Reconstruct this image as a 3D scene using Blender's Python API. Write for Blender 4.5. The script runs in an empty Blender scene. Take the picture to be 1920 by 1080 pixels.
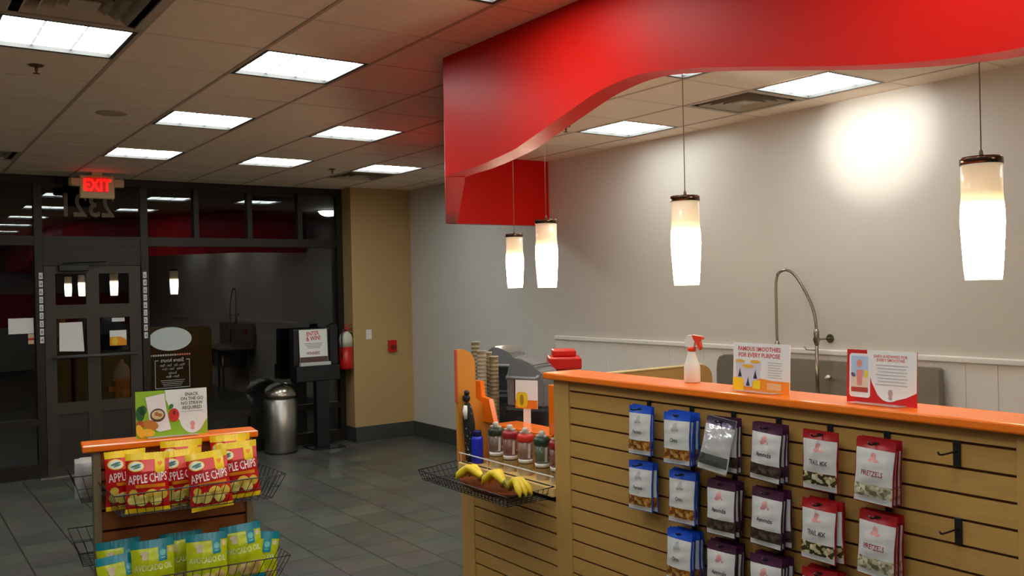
import bpy, bmesh, math, random
from mathutils import Vector, Matrix
random.seed(7)
PI = math.pi
sc = bpy.context.scene
COL = sc.collection

# ------------------------------------------------------------ camera, world, exposure
cd = bpy.data.cameras.new('camera'); cam = bpy.data.objects.new('camera', cd); COL.objects.link(cam)
cd.sensor_width = 36.0; cd.lens = 1690.0 / 1920.0 * 36.0; cd.clip_start = 0.02; cd.clip_end = 200
YAW, PITCH, ROLL = 0.61323, -0.001895, -0.021659
_f = Vector((math.sin(YAW)*math.cos(PITCH), math.cos(YAW)*math.cos(PITCH), math.sin(PITCH)))
_r = Vector((math.cos(YAW), -math.sin(YAW), 0)); _u = _r.cross(_f)
_r2 = _r*math.cos(ROLL) + _u*math.sin(ROLL); _u2 = _u*math.cos(ROLL) - _r*math.sin(ROLL)
EYE = Vector((0, 0, 1.88))
cam.matrix_world = Matrix(((_r2.x, _u2.x, -_f.x, EYE.x), (_r2.y, _u2.y, -_f.y, EYE.y), (_r2.z, _u2.z, -_f.z, EYE.z), (0, 0, 0, 1)))
sc.camera = cam
w = bpy.data.worlds.new('night_sky'); sc.world = w; w.use_nodes = True
w.node_tree.nodes['Background'].inputs[0].default_value = (0.010, 0.013, 0.022, 1)
w.node_tree.nodes['Background'].inputs[1].default_value = 0.04
sc.view_settings.view_transform = 'Standard'
try: sc.view_settings.look = 'None'
except Exception: pass
sc.view_settings.gamma = 1.0
sc.view_settings.use_curve_mapping = False
sc.view_settings.exposure = 0.55
sc.cycles.max_bounces = 8; sc.cycles.diffuse_bounces = 5; sc.cycles.glossy_bounces = 4
sc.cycles.transmission_bounces = 6; sc.cycles.transparent_max_bounces = 12
sc.cycles.sample_clamp_indirect = 6.0
sc.cycles.caustics_reflective = False; sc.cycles.caustics_refractive = False

TROFFER = 10.0        # strength of the ceiling light panels
PENDANT = 22.0        # strength of the lit glass of the pendants
SPOT_W = 170.0        # wall spotlights behind the soffit
CEIL = 3.14; WALLX = 5.6; FRONTY = 10.5; BACKY = -5.0; LEFTX = -3.2

# ------------------------------------------------------------ helpers
def lin(c):
    c = c/255.0
    return c/12.92 if c <= 0.04045 else ((c+0.055)/1.055)**2.4
def rgb(r, g, b): return (lin(r), lin(g), lin(b), 1.0)
MATS = {}
def mat(name, col, rough=0.6, metal=0.0, var=0.0, vscale=6.0, bump=0.0, bscale=60.0, spec=0.5, emit=None, es=0.0, trans=0.0, alpha=1.0, stretch=None, coat=0.0):
    if name in MATS: return MATS[name]
    m = bpy.data.materials.new(name); m.use_nodes = True
    nt = m.node_tree; b = nt.nodes['Principled BSDF']
    b.inputs['Base Color'].default_value = col
    b.inputs['Roughness'].default_value = rough; b.inputs['Metallic'].default_value = metal
    b.inputs['Specular IOR Level'].default_value = spec
    b.inputs['Coat Weight'].default_value = coat
    if trans: b.inputs['Transmission Weight'].default_value = trans
    if alpha < 1: b.inputs['Alpha'].default_value = alpha
    if emit: b.inputs['Emission Color'].default_value = emit; b.inputs['Emission Strength'].default_value = es
    if var or bump:
        tc = nt.nodes.new('ShaderNodeTexCoord'); mp = nt.nodes.new('ShaderNodeMapping')
        nt.links.new(tc.outputs['Object'], mp.inputs[0])
        if stretch: mp.inputs['Scale'].default_value = stretch
    if var:
        n = nt.nodes.new('ShaderNodeTexNoise'); n.inputs['Scale'].default_value = vscale; n.inputs['Detail'].default_value = 5
        r = nt.nodes.new('ShaderNodeValToRGB'); r.color_ramp.elements[0].position = 0.3; r.color_ramp.elements[1].position = 0.7
        k0, k1 = 1-var, 1+var
        r.color_ramp.elements[0].color = (col[0]*k0, col[1]*k0, col[2]*k0, 1); r.color_ramp.elements[1].color = (min(1, col[0]*k1), min(1, col[1]*k1), min(1, col[2]*k1), 1)
        nt.links.new(mp.outputs[0], n.inputs['Vector']); nt.links.new(n.outputs['Fac'], r.inputs[0]); nt.links.new(r.outputs[0], b.inputs['Base Color'])
    if bump:
        n2 = nt.nodes.new('ShaderNodeTexNoise'); n2.inputs['Scale'].default_value = bscale
        bp = nt.nodes.new('ShaderNodeBump'); bp.inputs['Strength'].default_value = bump; bp.inputs['Distance'].default_value = 0.01
        nt.links.new(mp.outputs[0], n2.inputs['Vector']); nt.links.new(n2.outputs['Fac'], bp.inputs['Height']); nt.links.new(bp.outputs[0], b.inputs['Normal'])
    MATS[name] = m; return m

class MB:
    """collects shapes into one mesh; T is applied to everything added"""
    def __init__(s, T=None): s.bm = bmesh.new(); s.T = T or Matrix.Identity(4)
    def v(s, p): return s.bm.verts.new(s.T @ Vector(p))
    def face(s, pts, mi=0):
        try: f = s.bm.faces.new([s.v(p) for p in pts]); f.material_index = mi; return f
        except ValueError: return None
    def box(s, x0, y0, z0, x1, y1, z1, mi=0, bev=0.0, seg=2):
        x0, x1 = min(x0, x1), max(x0, x1); y0, y1 = min(y0, y1), max(y0, y1); z0, z1 = min(z0, z1), max(z0, z1)
        P = [s.v(p) for p in ((x0,y0,z0),(x1,y0,z0),(x1,y1,z0),(x0,y1,z0),(x0,y0,z1),(x1,y0,z1),(x1,y1,z1),(x0,y1,z1))]
        fs = [s.bm.faces.new([P[i] for i in q]) for q in ((3,2,1,0),(4,5,6,7),(0,1,5,4),(1,2,6,5),(2,3,7,6),(3,0,4,7))]
        for f in fs: f.material_index = mi
        if bev:
            es = list({e for f in fs for e in f.edges})
            r = bmesh.ops.bevel(s.bm, geom=es, offset=bev, segments=seg, affect='EDGES', profile=0.5)
            for f in r['faces']: f.material_index = mi
        return s
    def lathe(s, prof, cx=0, cy=0, n=24, mi=0, axis='z', z0=0):
        """prof = [(radius, height)]"""
        rings = []
        for (r, h) in prof:
            ring = []
            for k in range(n):
                a = 2*PI*k/n; c, d = r*math.cos(a), r*math.sin(a)
                p = (cx+c, cy+d, z0+h) if axis == 'z' else ((z0+h, cx+c, cy+d) if axis == 'x' else (cx+c, z0+h, cy+d))
                ring.append(s.v(p))
            rings.append(ring)
        for a, b in zip(rings, rings[1:]):
            for k in range(n):
                f = s.bm.faces.new((a[k], a[(k+1) % n], b[(k+1) % n], b[k])); f.material_index = mi; f.smooth = True
        for ring in (rings[0], rings[-1]):
            try: f = s.bm.faces.new(ring); f.material_index = mi
            except ValueError: pass
        return s
    def tube(s, pts, r, n=8, mi=0, closed=False, cap=True):
        pts = [Vector(p) for p in pts]; N = len(pts); rings = []
        up = Vector((0.13, 0.21, 0.97)).normalized(); prev = None
        for i, p in enumerate(pts):
            if closed: t = (pts[(i+1) % N]-pts[i-1])
            else: t = pts[min(i+1, N-1)]-pts[max(i-1, 0)]
            t.normalize()
            if prev is None:
                a = t.cross(up)
                if a.length < 1e-3: a = t.cross(Vector((1, 0, 0)))
            else: a = prev - t*prev.dot(t)
            a.normalize(); prev = a; b = t.cross(a)
            rr = r[i] if isinstance(r, (list, tuple)) else r
            rings.append([s.v(p + (a*math.cos(2*PI*k/n)+b*math.sin(2*PI*k/n))*rr) for k in range(n)])
        prs = list(zip(rings, rings[1:])) + ([(rings[-1], rings[0])] if closed else [])
        for A, B in prs:
            for k in range(n):
                f = s.bm.faces.new((A[k], A[(k+1) % n], B[(k+1) % n], B[k])); f.material_index = mi; f.smooth = n > 5
        if cap and not closed:
            for ring in (rings[0], rings[-1]):
                try: f = s.bm.faces.new(ring); f.material_index = mi
                except ValueError: pass
        return s
    def wire(s, a, b, r=0.002, mi=0): return s.tube([a, b], r, 5, mi)
    def prism(s, poly, fn, d, mi=0, mi_side=None):
        """poly of 2-D points mapped by fn(u,v)->3-D, thickened by vector d"""
        d = Vector(d); A = [s.v(fn(*p)) for p in poly]; B = [s.v(Vector(fn(*p))+d) for p in poly]
        for vs in (A, B[::-1]):
            f = s.bm.faces.new(vs); f.material_index = mi
        for k in range(len(poly)):
            f = s.bm.faces.new((A[k], B[k], B[(k+1) % len(poly)], A[(k+1) % len(poly)])); f.material_index = mi if mi_side is None else mi_side
        return s
    def ball(s, c, rx, ry=None, rz=None, n=14, mi=0):
        ry = ry or rx; rz = rz or rx
        r = bmesh.ops.create_uvsphere(s.bm, u_segments=n, v_segments=max(6, n//2), radius=1.0, matrix=s.T @ Matrix.Translation(c) @ Matrix.Diagonal((rx, ry, rz, 1)))
        for v in r['verts']:
            for f in v.link_faces: f.material_index = mi; f.smooth = True
        return s
    def sheet(s, x0, x1, z0, z1, nx, nz, fn, mi=0):
        g = [[s.v(fn(x0+(x1-x0)*i/nx, z0+(z1-z0)*j/nz)) for i in range(nx+1)] for j in range(nz+1)]
        for j in range(nz):
            for i in range(nx):
                f = s.bm.faces.new((g[j][i], g[j][i+1], g[j+1][i+1], g[j+1][i])); f.material_index = mi; f.smooth = True
        return s
    def disc(s, cx, cz, rx, rz, fn, mi=0, n=20, rot=0.0, rings=3):
        prev = None; c = s.v(fn(cx, cz)); cr, sr = math.cos(rot), math.sin(rot)
        for k in range(1, rings+1):
            ring = []
            for i in range(n):
                a = 2*PI*i/n; x, z = rx*k/rings*math.cos(a), rz*k/rings*math.sin(a)
                ring.append(s.v(fn(cx+x*cr-z*sr, cz+x*sr+z*cr)))
            for i in range(n):
                vs = (c, ring[i], ring[(i+1) % n]) if prev is None else (prev[i], ring[i], ring[(i+1) % n], prev[(i+1) % n])
                f = s.bm.faces.new(vs); f.material_index = mi
            prev = ring
        return s
    def poly(s, pts, fn, mi=0):
        f = s.bm.faces.new([s.v(fn(*p)) for p in pts]); f.material_index = mi; return s
    def text(s, string, size, cx, cz, fn, mi=0, align='CENTER', rot=0.0, mirror=False, bold=0.0, sx=1.0):
        vs, fs = text_geo(string, bold)
        xs = [p[0] for p in vs]; ox = (min(xs)+max(xs))/2 if align == 'CENTER' else min(xs)
        cr, sr = math.cos(rot), math.sin(rot); out = []
        for (x, z) in vs:
            x = (x-ox)*size*sx*(-1 if mirror else 1); z = z*size
            out.append(s.v(fn(cx+x*cr-z*sr, cz+x*sr+z*cr)))
        for q in fs:
            try: f = s.bm.faces.new([out[i] for i in q]); f.material_index = mi
            except ValueError: pass
        return s
    def build(s, name, mats, parent=None, loc=None, flip=True, smooth_angle=None):
        if flip: bmesh.ops.recalc_face_normals(s.bm, faces=s.bm.faces)
        me = bpy.data.meshes.new(name); s.bm.to_mesh(me); s.bm.free()
        for m in (mats if isinstance(mats, (list, tuple)) else [mats]): me.materials.append(m)
        o = bpy.data.objects.new(name, me); COL.objects.link(o)
        if parent is not None: o.parent = parent
        if loc: o.location = loc
        return o
_TG = {}
def text_geo(string, bold):
    k = (string, bold)
    if k not in _TG:
        cu = bpy.data.curves.new('lettering', 'FONT'); cu.body = string; cu.size = 1.0; cu.resolution_u = 2; cu.offset = bold
        o = bpy.data.objects.new('lettering', cu); COL.objects.link(o)
        me = bpy.data.meshes.new_from_object(o.evaluated_get(bpy.context.evaluated_depsgraph_get()))
        _TG[k] = ([(v.co.x, v.co.y) for v in me.vertices], [tuple(p.vertices) for p in me.polygons])
        bpy.data.objects.remove(o); bpy.data.curves.remove(cu); bpy.data.meshes.remove(me)
    return _TG[k]
def tag(o, label=None, cat=None, group=None, kind=None):
    if label: o['label'] = label
    if cat: o['category'] = cat
    if group: o['group'] = group
    if kind: o['kind'] = kind
    return o
def thing(name, label, cat, loc=(0, 0, 0), rot=(0, 0, 0), group=None):
    o = bpy.data.objects.new(name, None); COL.objects.link(o); o.location = loc; o.rotation_euler = rot
    o.empty_display_size = 0.05
    return tag(o, label, cat, group)
def dup(root, loc, rot=None, label=None, group=None):
    def cp(o, parent):
        c = o.copy(); COL.objects.link(c)
        if parent is not None: c.parent = parent
        for ch in list(o.children): cp(ch, c)
        return c
    r = cp(root, None); r.location = loc
    if rot is not None: r.rotation_euler = rot
    if label: r['label'] = label
    if group: r['group'] = group
    return r
def struct(o): o['kind'] = 'structure'; return o

# ------------------------------------------------------------ materials
M = {}
M['wall'] = mat('warm_white_paint', rgb(203, 198, 190), 0.42, var=0.02, vscale=1.5, bump=0.05, bscale=150)
M['yellow'] = mat('yellow_paint', rgb(182, 152, 102), 0.6, var=0.03, vscale=1.5, bump=0.04, bscale=150)
M['ceil'] = mat('ceiling_tile', rgb(247, 226, 204), 0.9, var=0.03, vscale=25, bump=0.15, bscale=220)
M['grid'] = mat('ceiling_grid_gap_shade', rgb(190, 166, 144), 0.6)  # grid bars coloured darker to hold the shadow gap along the tiles
M['red'] = mat('red_soffit_paint', rgb(216, 22, 13), 0.42, var=0.03, vscale=1.2, bump=0.03, bscale=120, spec=0.16)
M['base'] = mat('charcoal_base_tile', rgb(62, 62, 60), 0.5, var=0.15, vscale=4)
M['bronze'] = mat('dark_bronze_aluminium', rgb(34, 28, 22), 0.45, 0.3)
M['doorpaint'] = mat('brown_door_paint', rgb(54, 47, 36), 0.5, var=0.04)
M['black'] = mat('black_plastic', rgb(22, 22, 24), 0.45)
M['blackwire'] = mat('black_wire', rgb(30, 28, 27), 0.4, 0.3)
M['orange'] = mat('orange_laminate', rgb(255, 122, 20), 0.20, var=0.02, vscale=20, spec=0.7)
M['maple'] = mat('maple_laminate', rgb(194, 148, 80), 0.45, var=0.06, vscale=7, stretch=(8, 1, 8))
M['maple_v'] = mat('maple_upright', rgb(194, 150, 82), 0.45, var=0.05, vscale=7, stretch=(8, 8, 1))
M['rack_slat'] = mat('red_brown_slat', rgb(150, 84, 40), 0.5, var=0.08, vscale=7, stretch=(1, 8, 8))  # redder and darker brown than the counter maple
M['groove'] = mat('raw_board_groove', rgb(98, 62, 26), 0.8)
M['steel'] = mat('brushed_steel', rgb(165, 160, 152), 0.32, 1.0, var=0.05, vscale=60, stretch=(1, 1, 0.05))
M['steel_flat'] = mat('sink_steel', rgb(150, 143, 132), 0.5, 0.75, var=0.06, vscale=5)
M['chrome'] = mat('chrome', rgb(150, 142, 128), 0.25, 1.0)
M['white'] = mat('white_plastic', rgb(228, 226, 220), 0.4)
M['paper'] = mat('white_paper', rgb(232, 230, 226), 0.7)
M['beige'] = mat('beige_plastic', rgb(205, 178, 132), 0.5)
M['redplastic'] = mat('red_plastic', rgb(190, 20, 16), 0.35)
M['frame'] = mat('troffer_frame', rgb(70, 68, 66), 0.5)
M['frp'] = mat('white_wall_panel', rgb(224, 220, 214), 0.35, bump=0.04, bscale=90)
def emit_mat(name, col, s):
    m = bpy.data.materials.new(name); m.use_nodes = True; nt = m.node_tree; nt.nodes.clear()
    e = nt.nodes.new('ShaderNodeEmission'); e.inputs[0].default_value = col; e.inputs[1].default_value = s
    o = nt.nodes.new('ShaderNodeOutputMaterial'); nt.links.new(e.outputs[0], o.inputs[0]); return m
M['lens'] = emit_mat('lit_light_panel', (0.93, 1.0, 0.97, 1), TROFFER)
def glass_mat(name, f0, tint=(1, 1, 1, 1)):
    m = bpy.data.materials.new(name); m.use_nodes = True; nt = m.node_tree; nt.nodes.clear()
    lw = nt.nodes.new('ShaderNodeLayerWeight'); lw.inputs[0].default_value = 0.5
    p = nt.nodes.new('ShaderNodeMath'); p.operation = 'POWER'; p.inputs[1].default_value = 5
    k = nt.nodes.new('ShaderNodeMath'); k.operation = 'MULTIPLY_ADD'; k.inputs[1].default_value = 1-f0; k.inputs[2].default_value = f0
    t = nt.nodes.new('ShaderNodeBsdfTransparent'); t.inputs[0].default_value = tint
    g = nt.nodes.new('ShaderNodeBsdfGlossy'); g.inputs['Roughness'].default_value = 0.0
    x = nt.nodes.new('ShaderNodeMixShader'); o = nt.nodes.new('ShaderNodeOutputMaterial')
    nt.links.new(lw.outputs['Facing'], p.inputs[0]); nt.links.new(p.outputs[0], k.inputs[0]); nt.links.new(k.outputs[0], x.inputs[0])
    nt.links.new(t.outputs[0], x.inputs[1]); nt.links.new(g.outputs[0], x.inputs[2]); nt.links.new(x.outputs[0], o.inputs[0]); return m
M['glass'] = glass_mat('window_glass', 0.05, (0.90, 0.92, 0.92, 1))
M['clear'] = glass_mat('clear_plastic', 0.04, (0.93, 0.93, 0.93, 1))
def tile_mat(name, size, mortar, c1, c2, cm, rough, offset=0.0, rotz=False, loc=(0, 0, 0)):
    m = bpy.data.materials.new(name); m.use_nodes = True; nt = m.node_tree; b = nt.nodes['Principled BSDF']
    tc = nt.nodes.new('ShaderNodeTexCoord'); mp = nt.nodes.new('ShaderNodeMapping'); br = nt.nodes.new('ShaderNodeTexBrick')
    mp.inputs['Location'].default_value = loc
    if rotz: mp.inputs['Rotation'].default_value = rotz
    br.offset = offset; br.squash = 1.0
    br.inputs['Scale'].default_value = 1.0; br.inputs['Brick Width'].default_value = size[0]; br.inputs['Row Height'].default_value = size[1]
    br.inputs['Mortar Size'].default_value = mortar; br.inputs['Mortar Smooth'].default_value = 0.1
    br.inputs['Color1'].default_value = c1; br.inputs['Color2'].default_value = c2; br.inputs['Mortar'].default_value = cm
    n = nt.nodes.new('ShaderNodeTexNoise'); n.inputs['Scale'].default_value = 3.5; n.inputs['Detail'].default_value = 6
    mx = nt.nodes.new('ShaderNodeMix'); mx.data_type = 'RGBA'; mx.blend_type = 'OVERLAY'; mx.inputs[0].default_value = 0.7
    nt.links.new(tc.outputs['Object'], mp.inputs[0]); nt.links.new(mp.outputs[0], br.inputs['Vector']); nt.links.new(mp.outputs[0], n.inputs['Vector'])
    nt.links.new(br.outputs['Color'], mx.inputs[6]); nt.links.new(n.outputs['Color'], mx.inputs[7])
    hs = nt.nodes.new('ShaderNodeHueSaturation'); hs.inputs['Saturation'].default_value = 0.6
    nt.links.new(mx.outputs[2], hs.inputs['Color']); nt.links.new(hs.outputs[0], b.inputs['Base Color'])
    bp = nt.nodes.new('ShaderNodeBump'); bp.inputs['Strength'].default_value = 0.25; bp.inputs['Distance'].default_value = 0.004; bp.invert = True
    nt.links.new(br.outputs['Fac'], bp.inputs['Height']); nt.links.new(bp.outputs[0], b.inputs['Normal'])
    b.inputs['Roughness'].default_value = rough
    return m
M['floor'] = tile_mat('slate_floor_tile', (0.335, 0.335), 0.006, rgb(88, 87, 72), rgb(76, 74, 64), rgb(42, 41, 34), 0.36, 0.5, (0, 0, PI/2), (0.0, 0.17, 0))

# ------------------------------------------------------------ the room shell
struct(MB().box(LEFTX, BACKY, -0.05, WALLX, FRONTY+0.1, 0).build('floor', M['floor']))
struct(MB().box(WALLX, BACKY, 0, WALLX+0.15, FRONTY+0.1, CEIL).build('wall_right', M['wall']))
struct(MB().box(LEFTX-0.15, BACKY, 0, LEFTX, FRONTY+0.1, CEIL).build('wall_left', M['wall']))
struct(MB().box(LEFTX-0.15, BACKY-0.15, 0, WALLX+0.15, BACKY, CEIL).build('wall_back', M['wall']))
JX = 4.775
struct(MB().box(JX, 10.2, 0, WALLX, FRONTY+0.1, CEIL).build('wall_front', M['yellow']))
b = MB(); b.box(JX-0.012, 10.185, 0, WALLX, 10.2, 0.185, bev=0.004); b.box(JX-0.012, 10.185, 0, JX, 10.44, 0.185)
struct(b.build('baseboard_front', M['base']))
struct(MB().box(WALLX-0.014, 5.2, 0, WALLX, 10.186, 0.185, bev=0.004).build('baseboard_right', M['base']))
# white grooved wall panels with a cap rail behind the counter
b = MB(); y = BACKY
while y < 7.2:
    b.box(WALLX-0.012, y+0.004, 0, WALLX, min(y+0.20, 7.2)-0.004, 1.335); y += 0.20
b.box(WALLX-0.008, BACKY, 0, WALLX-0.001, 7.2, 1.335)
struct(b.build('trim_1', M['frp']))
struct(MB().box(WALLX-0.03, BACKY, 1.335, WALLX, 7.2, 1.375, bev=0.008).build('trim_2', M['white']))

# ceiling: 2 ft tiles in a grid; the cells of lights and vents stay open
GX, GY, CELL = 1.058, 4.55, 0.61
def cell(i, j): return GX+CELL*i, GY+CELL*j
LIGHTS = {  # (i, j): label
    (-1, 0): 'square lit panel beside the large air vent, showing nine lens cells',
    (1, 0): 'large bright square panel between vent and red soffit',
    (1, 3): 'square lit panel beyond the round ceiling speaker',
    (1, 6): 'square lit panel in front of the exit sign',
    (3, 3): 'square lit panel near the middle of the shop ceiling, off the soffit',
    (3, 6): 'square lit panel over the bin by the storefront',
    (5, 6): 'square lit panel beside the vent near the yellow wall',
    (6, 1): 'square lit panel over the blenders behind the soffit',
    (6, -2): 'large square lit panel over the sink, beside a vent',
    (4, -2): 'square lit panel mostly hidden by the curved red soffit edge',
    (1, -3): 'square panel at the top edge, just in front of the soffit',
    (-3, 3): 'square lit panel off towards the window side wall',
    (-1, -3): 'added unseen panel over the customer side, brightening counter and rack',  # unseen, added to brighten the counter front and rack
    (1, -6): 'square lit panel above the near end of the slatwall counter',
    (6, -6): 'square lit panel over the near end of the sink wall',
    (-3, 7): 'square lit panel by the window bay away from the door',
    (-3, -5): 'added unseen panel over the open floor, brightening the snack pouches',  # unseen panel put in for more light on the counter front
    (-1, -9): 'added unseen panel before the back wall, brightening the counter front',  # unseen, added for counter light and ceiling bounce
    (0, -12): 'square lit panel at the back of the shop',
    (-1, -6): 'added unseen panel in the aisle, brightening the near counter'}  # added out of view to brighten the near counter and rack
VENTS = {(6, -1): 'ceiling air vent beside the lit panel over the sink', (5, 7): 'ceiling air vent near the yellow wall', (-1, -1): 'large ceiling air vent next to the panel with lens cells', (-1, 7): 'ceiling air vent before the dark storefront glass'}
b = MB(); g = MB()
i0, i1 = -7, 8; j0, j1 = -16, 10
for i in range(i0, i1):
    for j in range(j0, j1):
        x, y = cell(i, j); xa, xb = max(x, LEFTX), min(x+CELL, WALLX); ya, yb = max(y, BACKY), min(y+CELL, FRONTY)
        if xb-xa < 0.01 or yb-ya < 0.01 or (i, j) in LIGHTS or (i, j) in VENTS: continue
        b.face([(xa, ya, CEIL), (xb, ya, CEIL), (xb, yb, CEIL), (xa, yb, CEIL)])
ce = struct(b.build('ceiling', M['ceil'], flip=False))
for i in range(i0, i1+1):
    x = GX+CELL*i
    if LEFTX < x < WALLX: g.box(x-0.010, BACKY, CEIL-0.003, x+0.010, FRONTY, CEIL+0.002, 0)
for j in range(j0, j1+1):
    y = GY+CELL*j
    if BACKY < y < FRONTY: g.box(LEFTX, y-0.006, CEIL-0.0025, WALLX, y+0.006, CEIL+0.002, 1)
g.build('ceiling_grid', [M['grid'], mat('ceiling_grid_cross', rgb(226, 205, 184), 0.7)], ce)
struct(MB().box(LEFTX, BACKY, CEIL+0.12, WALLX, FRONTY, CEIL+0.16).build('trim_3', M['grid']))

# recessed light panels
def troffer(label, i, j):
    x, y = cell(i, j); t = thing('ceiling_light', label, 'ceiling light', (x+CELL/2, y+CELL/2, CEIL), group='square ceiling light panels')
    h = CELL/2; o = h-0.004; q = h-0.032
    f = MB()
    for s in (-1, 1):
        f.box(s*q, -o, -0.002, s*o, o, 0.05); f.box(-q, s*q, -0.002, q, s*o, 0.05)
    f.box(-o, -o, 0.05, o, o, 0.056)
    f.build('frame', M['frame'], t)
    l = MB(); l.box(-q, -q, 0.02, q, q, 0.03); l.build('diffuser', M['lens'], t)
    c = MB()
    for k in (-1, 1):
        c.box(k*q/3-0.006, -q, 0.0185, k*q/3+0.006, q, 0.0199); c.box(-q, k*q/3-0.006, 0.0185, q, k*q/3+0.006, 0.0199)
    c.build('lens_seams', mat('lens_seam', rgb(210, 215, 215), 0.6, emit=(0.8, 0.9, 0.95, 1), es=0.55), t)
    return t
first = None
for (i, j), lab in LIGHTS.items():
    if first is None: first = troffer(lab, i, j)
    else:
        x, y = cell(i, j); dup(first, (x+CELL/2, y+CELL/2, CEIL), label=lab)
# air vents: four-way stepped diffusers
def vent(label, i, j):
    x, y = cell(i, j); t = thing('ceiling_vent', label, 'air vent', (x+CELL/2, y+CELL/2, CEIL), group='ceiling air vents')
    h = CELL/2-0.004; f = MB()
    for s in (-1, 1):
        f.box(s*(h-0.035), -h, -0.004, s*h, h, 0.004); f.box(-h, s*(h-0.035), -0.004, h, s*h, 0.004)
    f.build('frame', M['ventpaint'], t)
    MB().box(-h, -h, 0.075, h, h, 0.08).build('duct', mat('duct_dark', rgb(50, 44, 38), 0.8), t)
    for k, a in enumerate((0.225, 0.165, 0.105)):
        c = MB(); z1, z0 = 0.045, -0.004; o = a; q = a-0.035
        for (p, r) in (((-1, -1), (1, -1)), ((1, -1), (1, 1)), ((1, 1), (-1, 1)), ((-1, 1), (-1, -1))):
            A = [(p[0]*q, p[1]*q, z1), (r[0]*q, r[1]*q, z1), (r[0]*o, r[1]*o, z0), (p[0]*o, p[1]*o, z0)]
            c.face(A); c.face([(x_, y_, z_-0.003) for (x_, y_, z_) in A][::-1])
        c.build('louvre', M['ventpaint'], t, flip=False)
    MB().box(-0.06, -0.06, -0.004, 0.06, 0.06, 0.002).build('centre_plate', M['ventpaint'], t)
    return t
M['ventpaint'] = mat('vent_paint', rgb(186, 172, 152), 0.5)
fv = None
for (i, j), lab in VENTS.items():
    if fv is None: fv = vent(lab, i, j)
    else:
        x, y = cell(i, j); dup(fv, (x+CELL/2, y+CELL/2, CEIL), label=lab)
# sprinkler heads and the speaker
def sprinkler(label, x, y):
    t = thing('fire_sprinkler', label, 'sprinkler', (x, y, CEIL), group='ceiling sprinkler heads')
    MB().lathe([(0.0, -0.006), (0.034, -0.006), (0.04, 0.0), (0.0, 0.0)], n=20).build('escutcheon', M['sprk'], t)
    b = MB(); b.lathe([(0.009, 0), (0.009, -0.03), (0.005, -0.034), (0.005, -0.044)], n=10); b.lathe([(0.0, -0.047), (0.018, -0.047), (0.018, -0.044), (0, -0.044)], n=14)
    b.build('nozzle', M['sprk'], t); return t
M['sprk'] = mat('sprinkler_brass', rgb(110, 70, 48), 0.45, 0.3)
s1 = sprinkler('sprinkler head beside the panel with nine lens cells', 0.73, 5.49)
dup(s1, (3.89, 8.73, CEIL), label='sprinkler head near the vent by the yellow wall')
dup(s1, (4.49, 5.59, CEIL), label='sprinkler head behind the wavy red soffit')
t = thing('ceiling_speaker', 'round flat ceiling speaker between the lit panels', 'speaker', (1.35, 6.69, CEIL))
MB().lathe([(0.0, -0.004), (0.085, -0.004), (0.085, 0.0), (0, 0)], n=28).build('grille', mat('speaker_grille', rgb(168, 146, 122), 0.8, bump=0.3, bscale=400), t)
MB().lathe([(0.085, -0.007), (0.102, -0.004), (0.102, 0.0), (0.085, 0.0)], n=28).build('rim', mat('speaker_rim', rgb(182, 160, 136), 0.6), t)

# ------------------------------------------------------------ red soffit
def smooth(pts, n=6):
    out = []
    for k in range(len(pts)-1):
        p0 = pts[max(k-1, 0)]; p1 = pts[k]; p2 = pts[k+1]; p3 = pts[min(k+2, len(pts)-1)]
        for q in range(n):
            t_ = q/n
            out.append(tuple(0.5*((2*p1[c])+(-p0[c]+p2[c])*t_+(2*p0[c]-5*p1[c]+4*p2[c]-p3[c])*t_*t_+(-p0[c]+3*p1[c]-3*p2[c]+p3[c])*t_**3) for c in range(len(p1))))
    out.append(pts[-1]); return out
SX = 2.56; STH = 0.11
prof = smooth([(4.25, 2.487), (4.1, 2.498), (3.93, 2.507), (3.62, 2.545), (3.47, 2.58), (3.23, 2.644), (3.01, 2.702), (2.9, 2.721), (2.81, 2.731), (2.72, 2.734), (2.63, 2.729), (2.47, 2.706), (2.31, 2.68), (1.9, 2.597), (1.73, 2.563), (1.57, 2.536), (1.43, 2.517), (1.31, 2.505), (1.2, 2.50), (1.05, 2.51), (.8, 2.56), (.4, 2.66), (.1, 2.72), (-.1, 2.733), (-.4, 2.7), (-1.3, 2.53), (-1.7, 2.49), (-2.2, 2.5), (BACKY+0.01, 2.5)], 3)
so = thing('soffit', 'glossy red bulkhead hanging over the counter with wavy lower edge', 'soffit', (0, 0, 0)); so['kind'] = 'structure'; so.name = 'trim_4'
for k in ('label', 'category'):
    del so[k]
b = MB(); ys = [BACKY+0.01]
N = len(prof)
for (ya, za), (yb, zb) in zip(prof, prof[1:]):
    for x in (SX, SX+STH):
        b.face([(x, ya, za), (x, yb, zb), (x, yb, CEIL), (x, ya, CEIL)])
    b.face([(SX, ya, za), (SX+STH, ya, za), (SX+STH, yb, zb), (SX, yb, zb)])
b.face([(SX, 4.25, 2.487), (SX+STH, 4.25, 2.487), (SX+STH, 4.25, CEIL), (SX, 4.25, CEIL)])
bmesh.ops.remove_doubles(b.bm, verts=b.bm.verts, dist=0.0005)
b.build('wavy_front', M['red'], so)
d_ = Vector((4.42-SX, 7.35-4.25, 0)).normalized(); n_ = Vector((d_.y, -d_.x, 0))*STH
A = Vector((SX, 4.25, 0)); B = Vector((4.42, 7.35, 0))
b = MB(); b.prism([(A.x, A.y), (B.x, B.y), (B.x+n_.x, B.y+n_.y), (A.x+n_.x, A.y+n_.y)], lambda u, v: (u, v, 2.487), (0, 0, CEIL-2.487-0.001))
b.build('angled_side', M['red'], so)
MB().box(4.44, 7.27, 2.487, WALLX-0.002, 7.37, CEIL-0.001).build('return_panel', M['red'], so)

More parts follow.
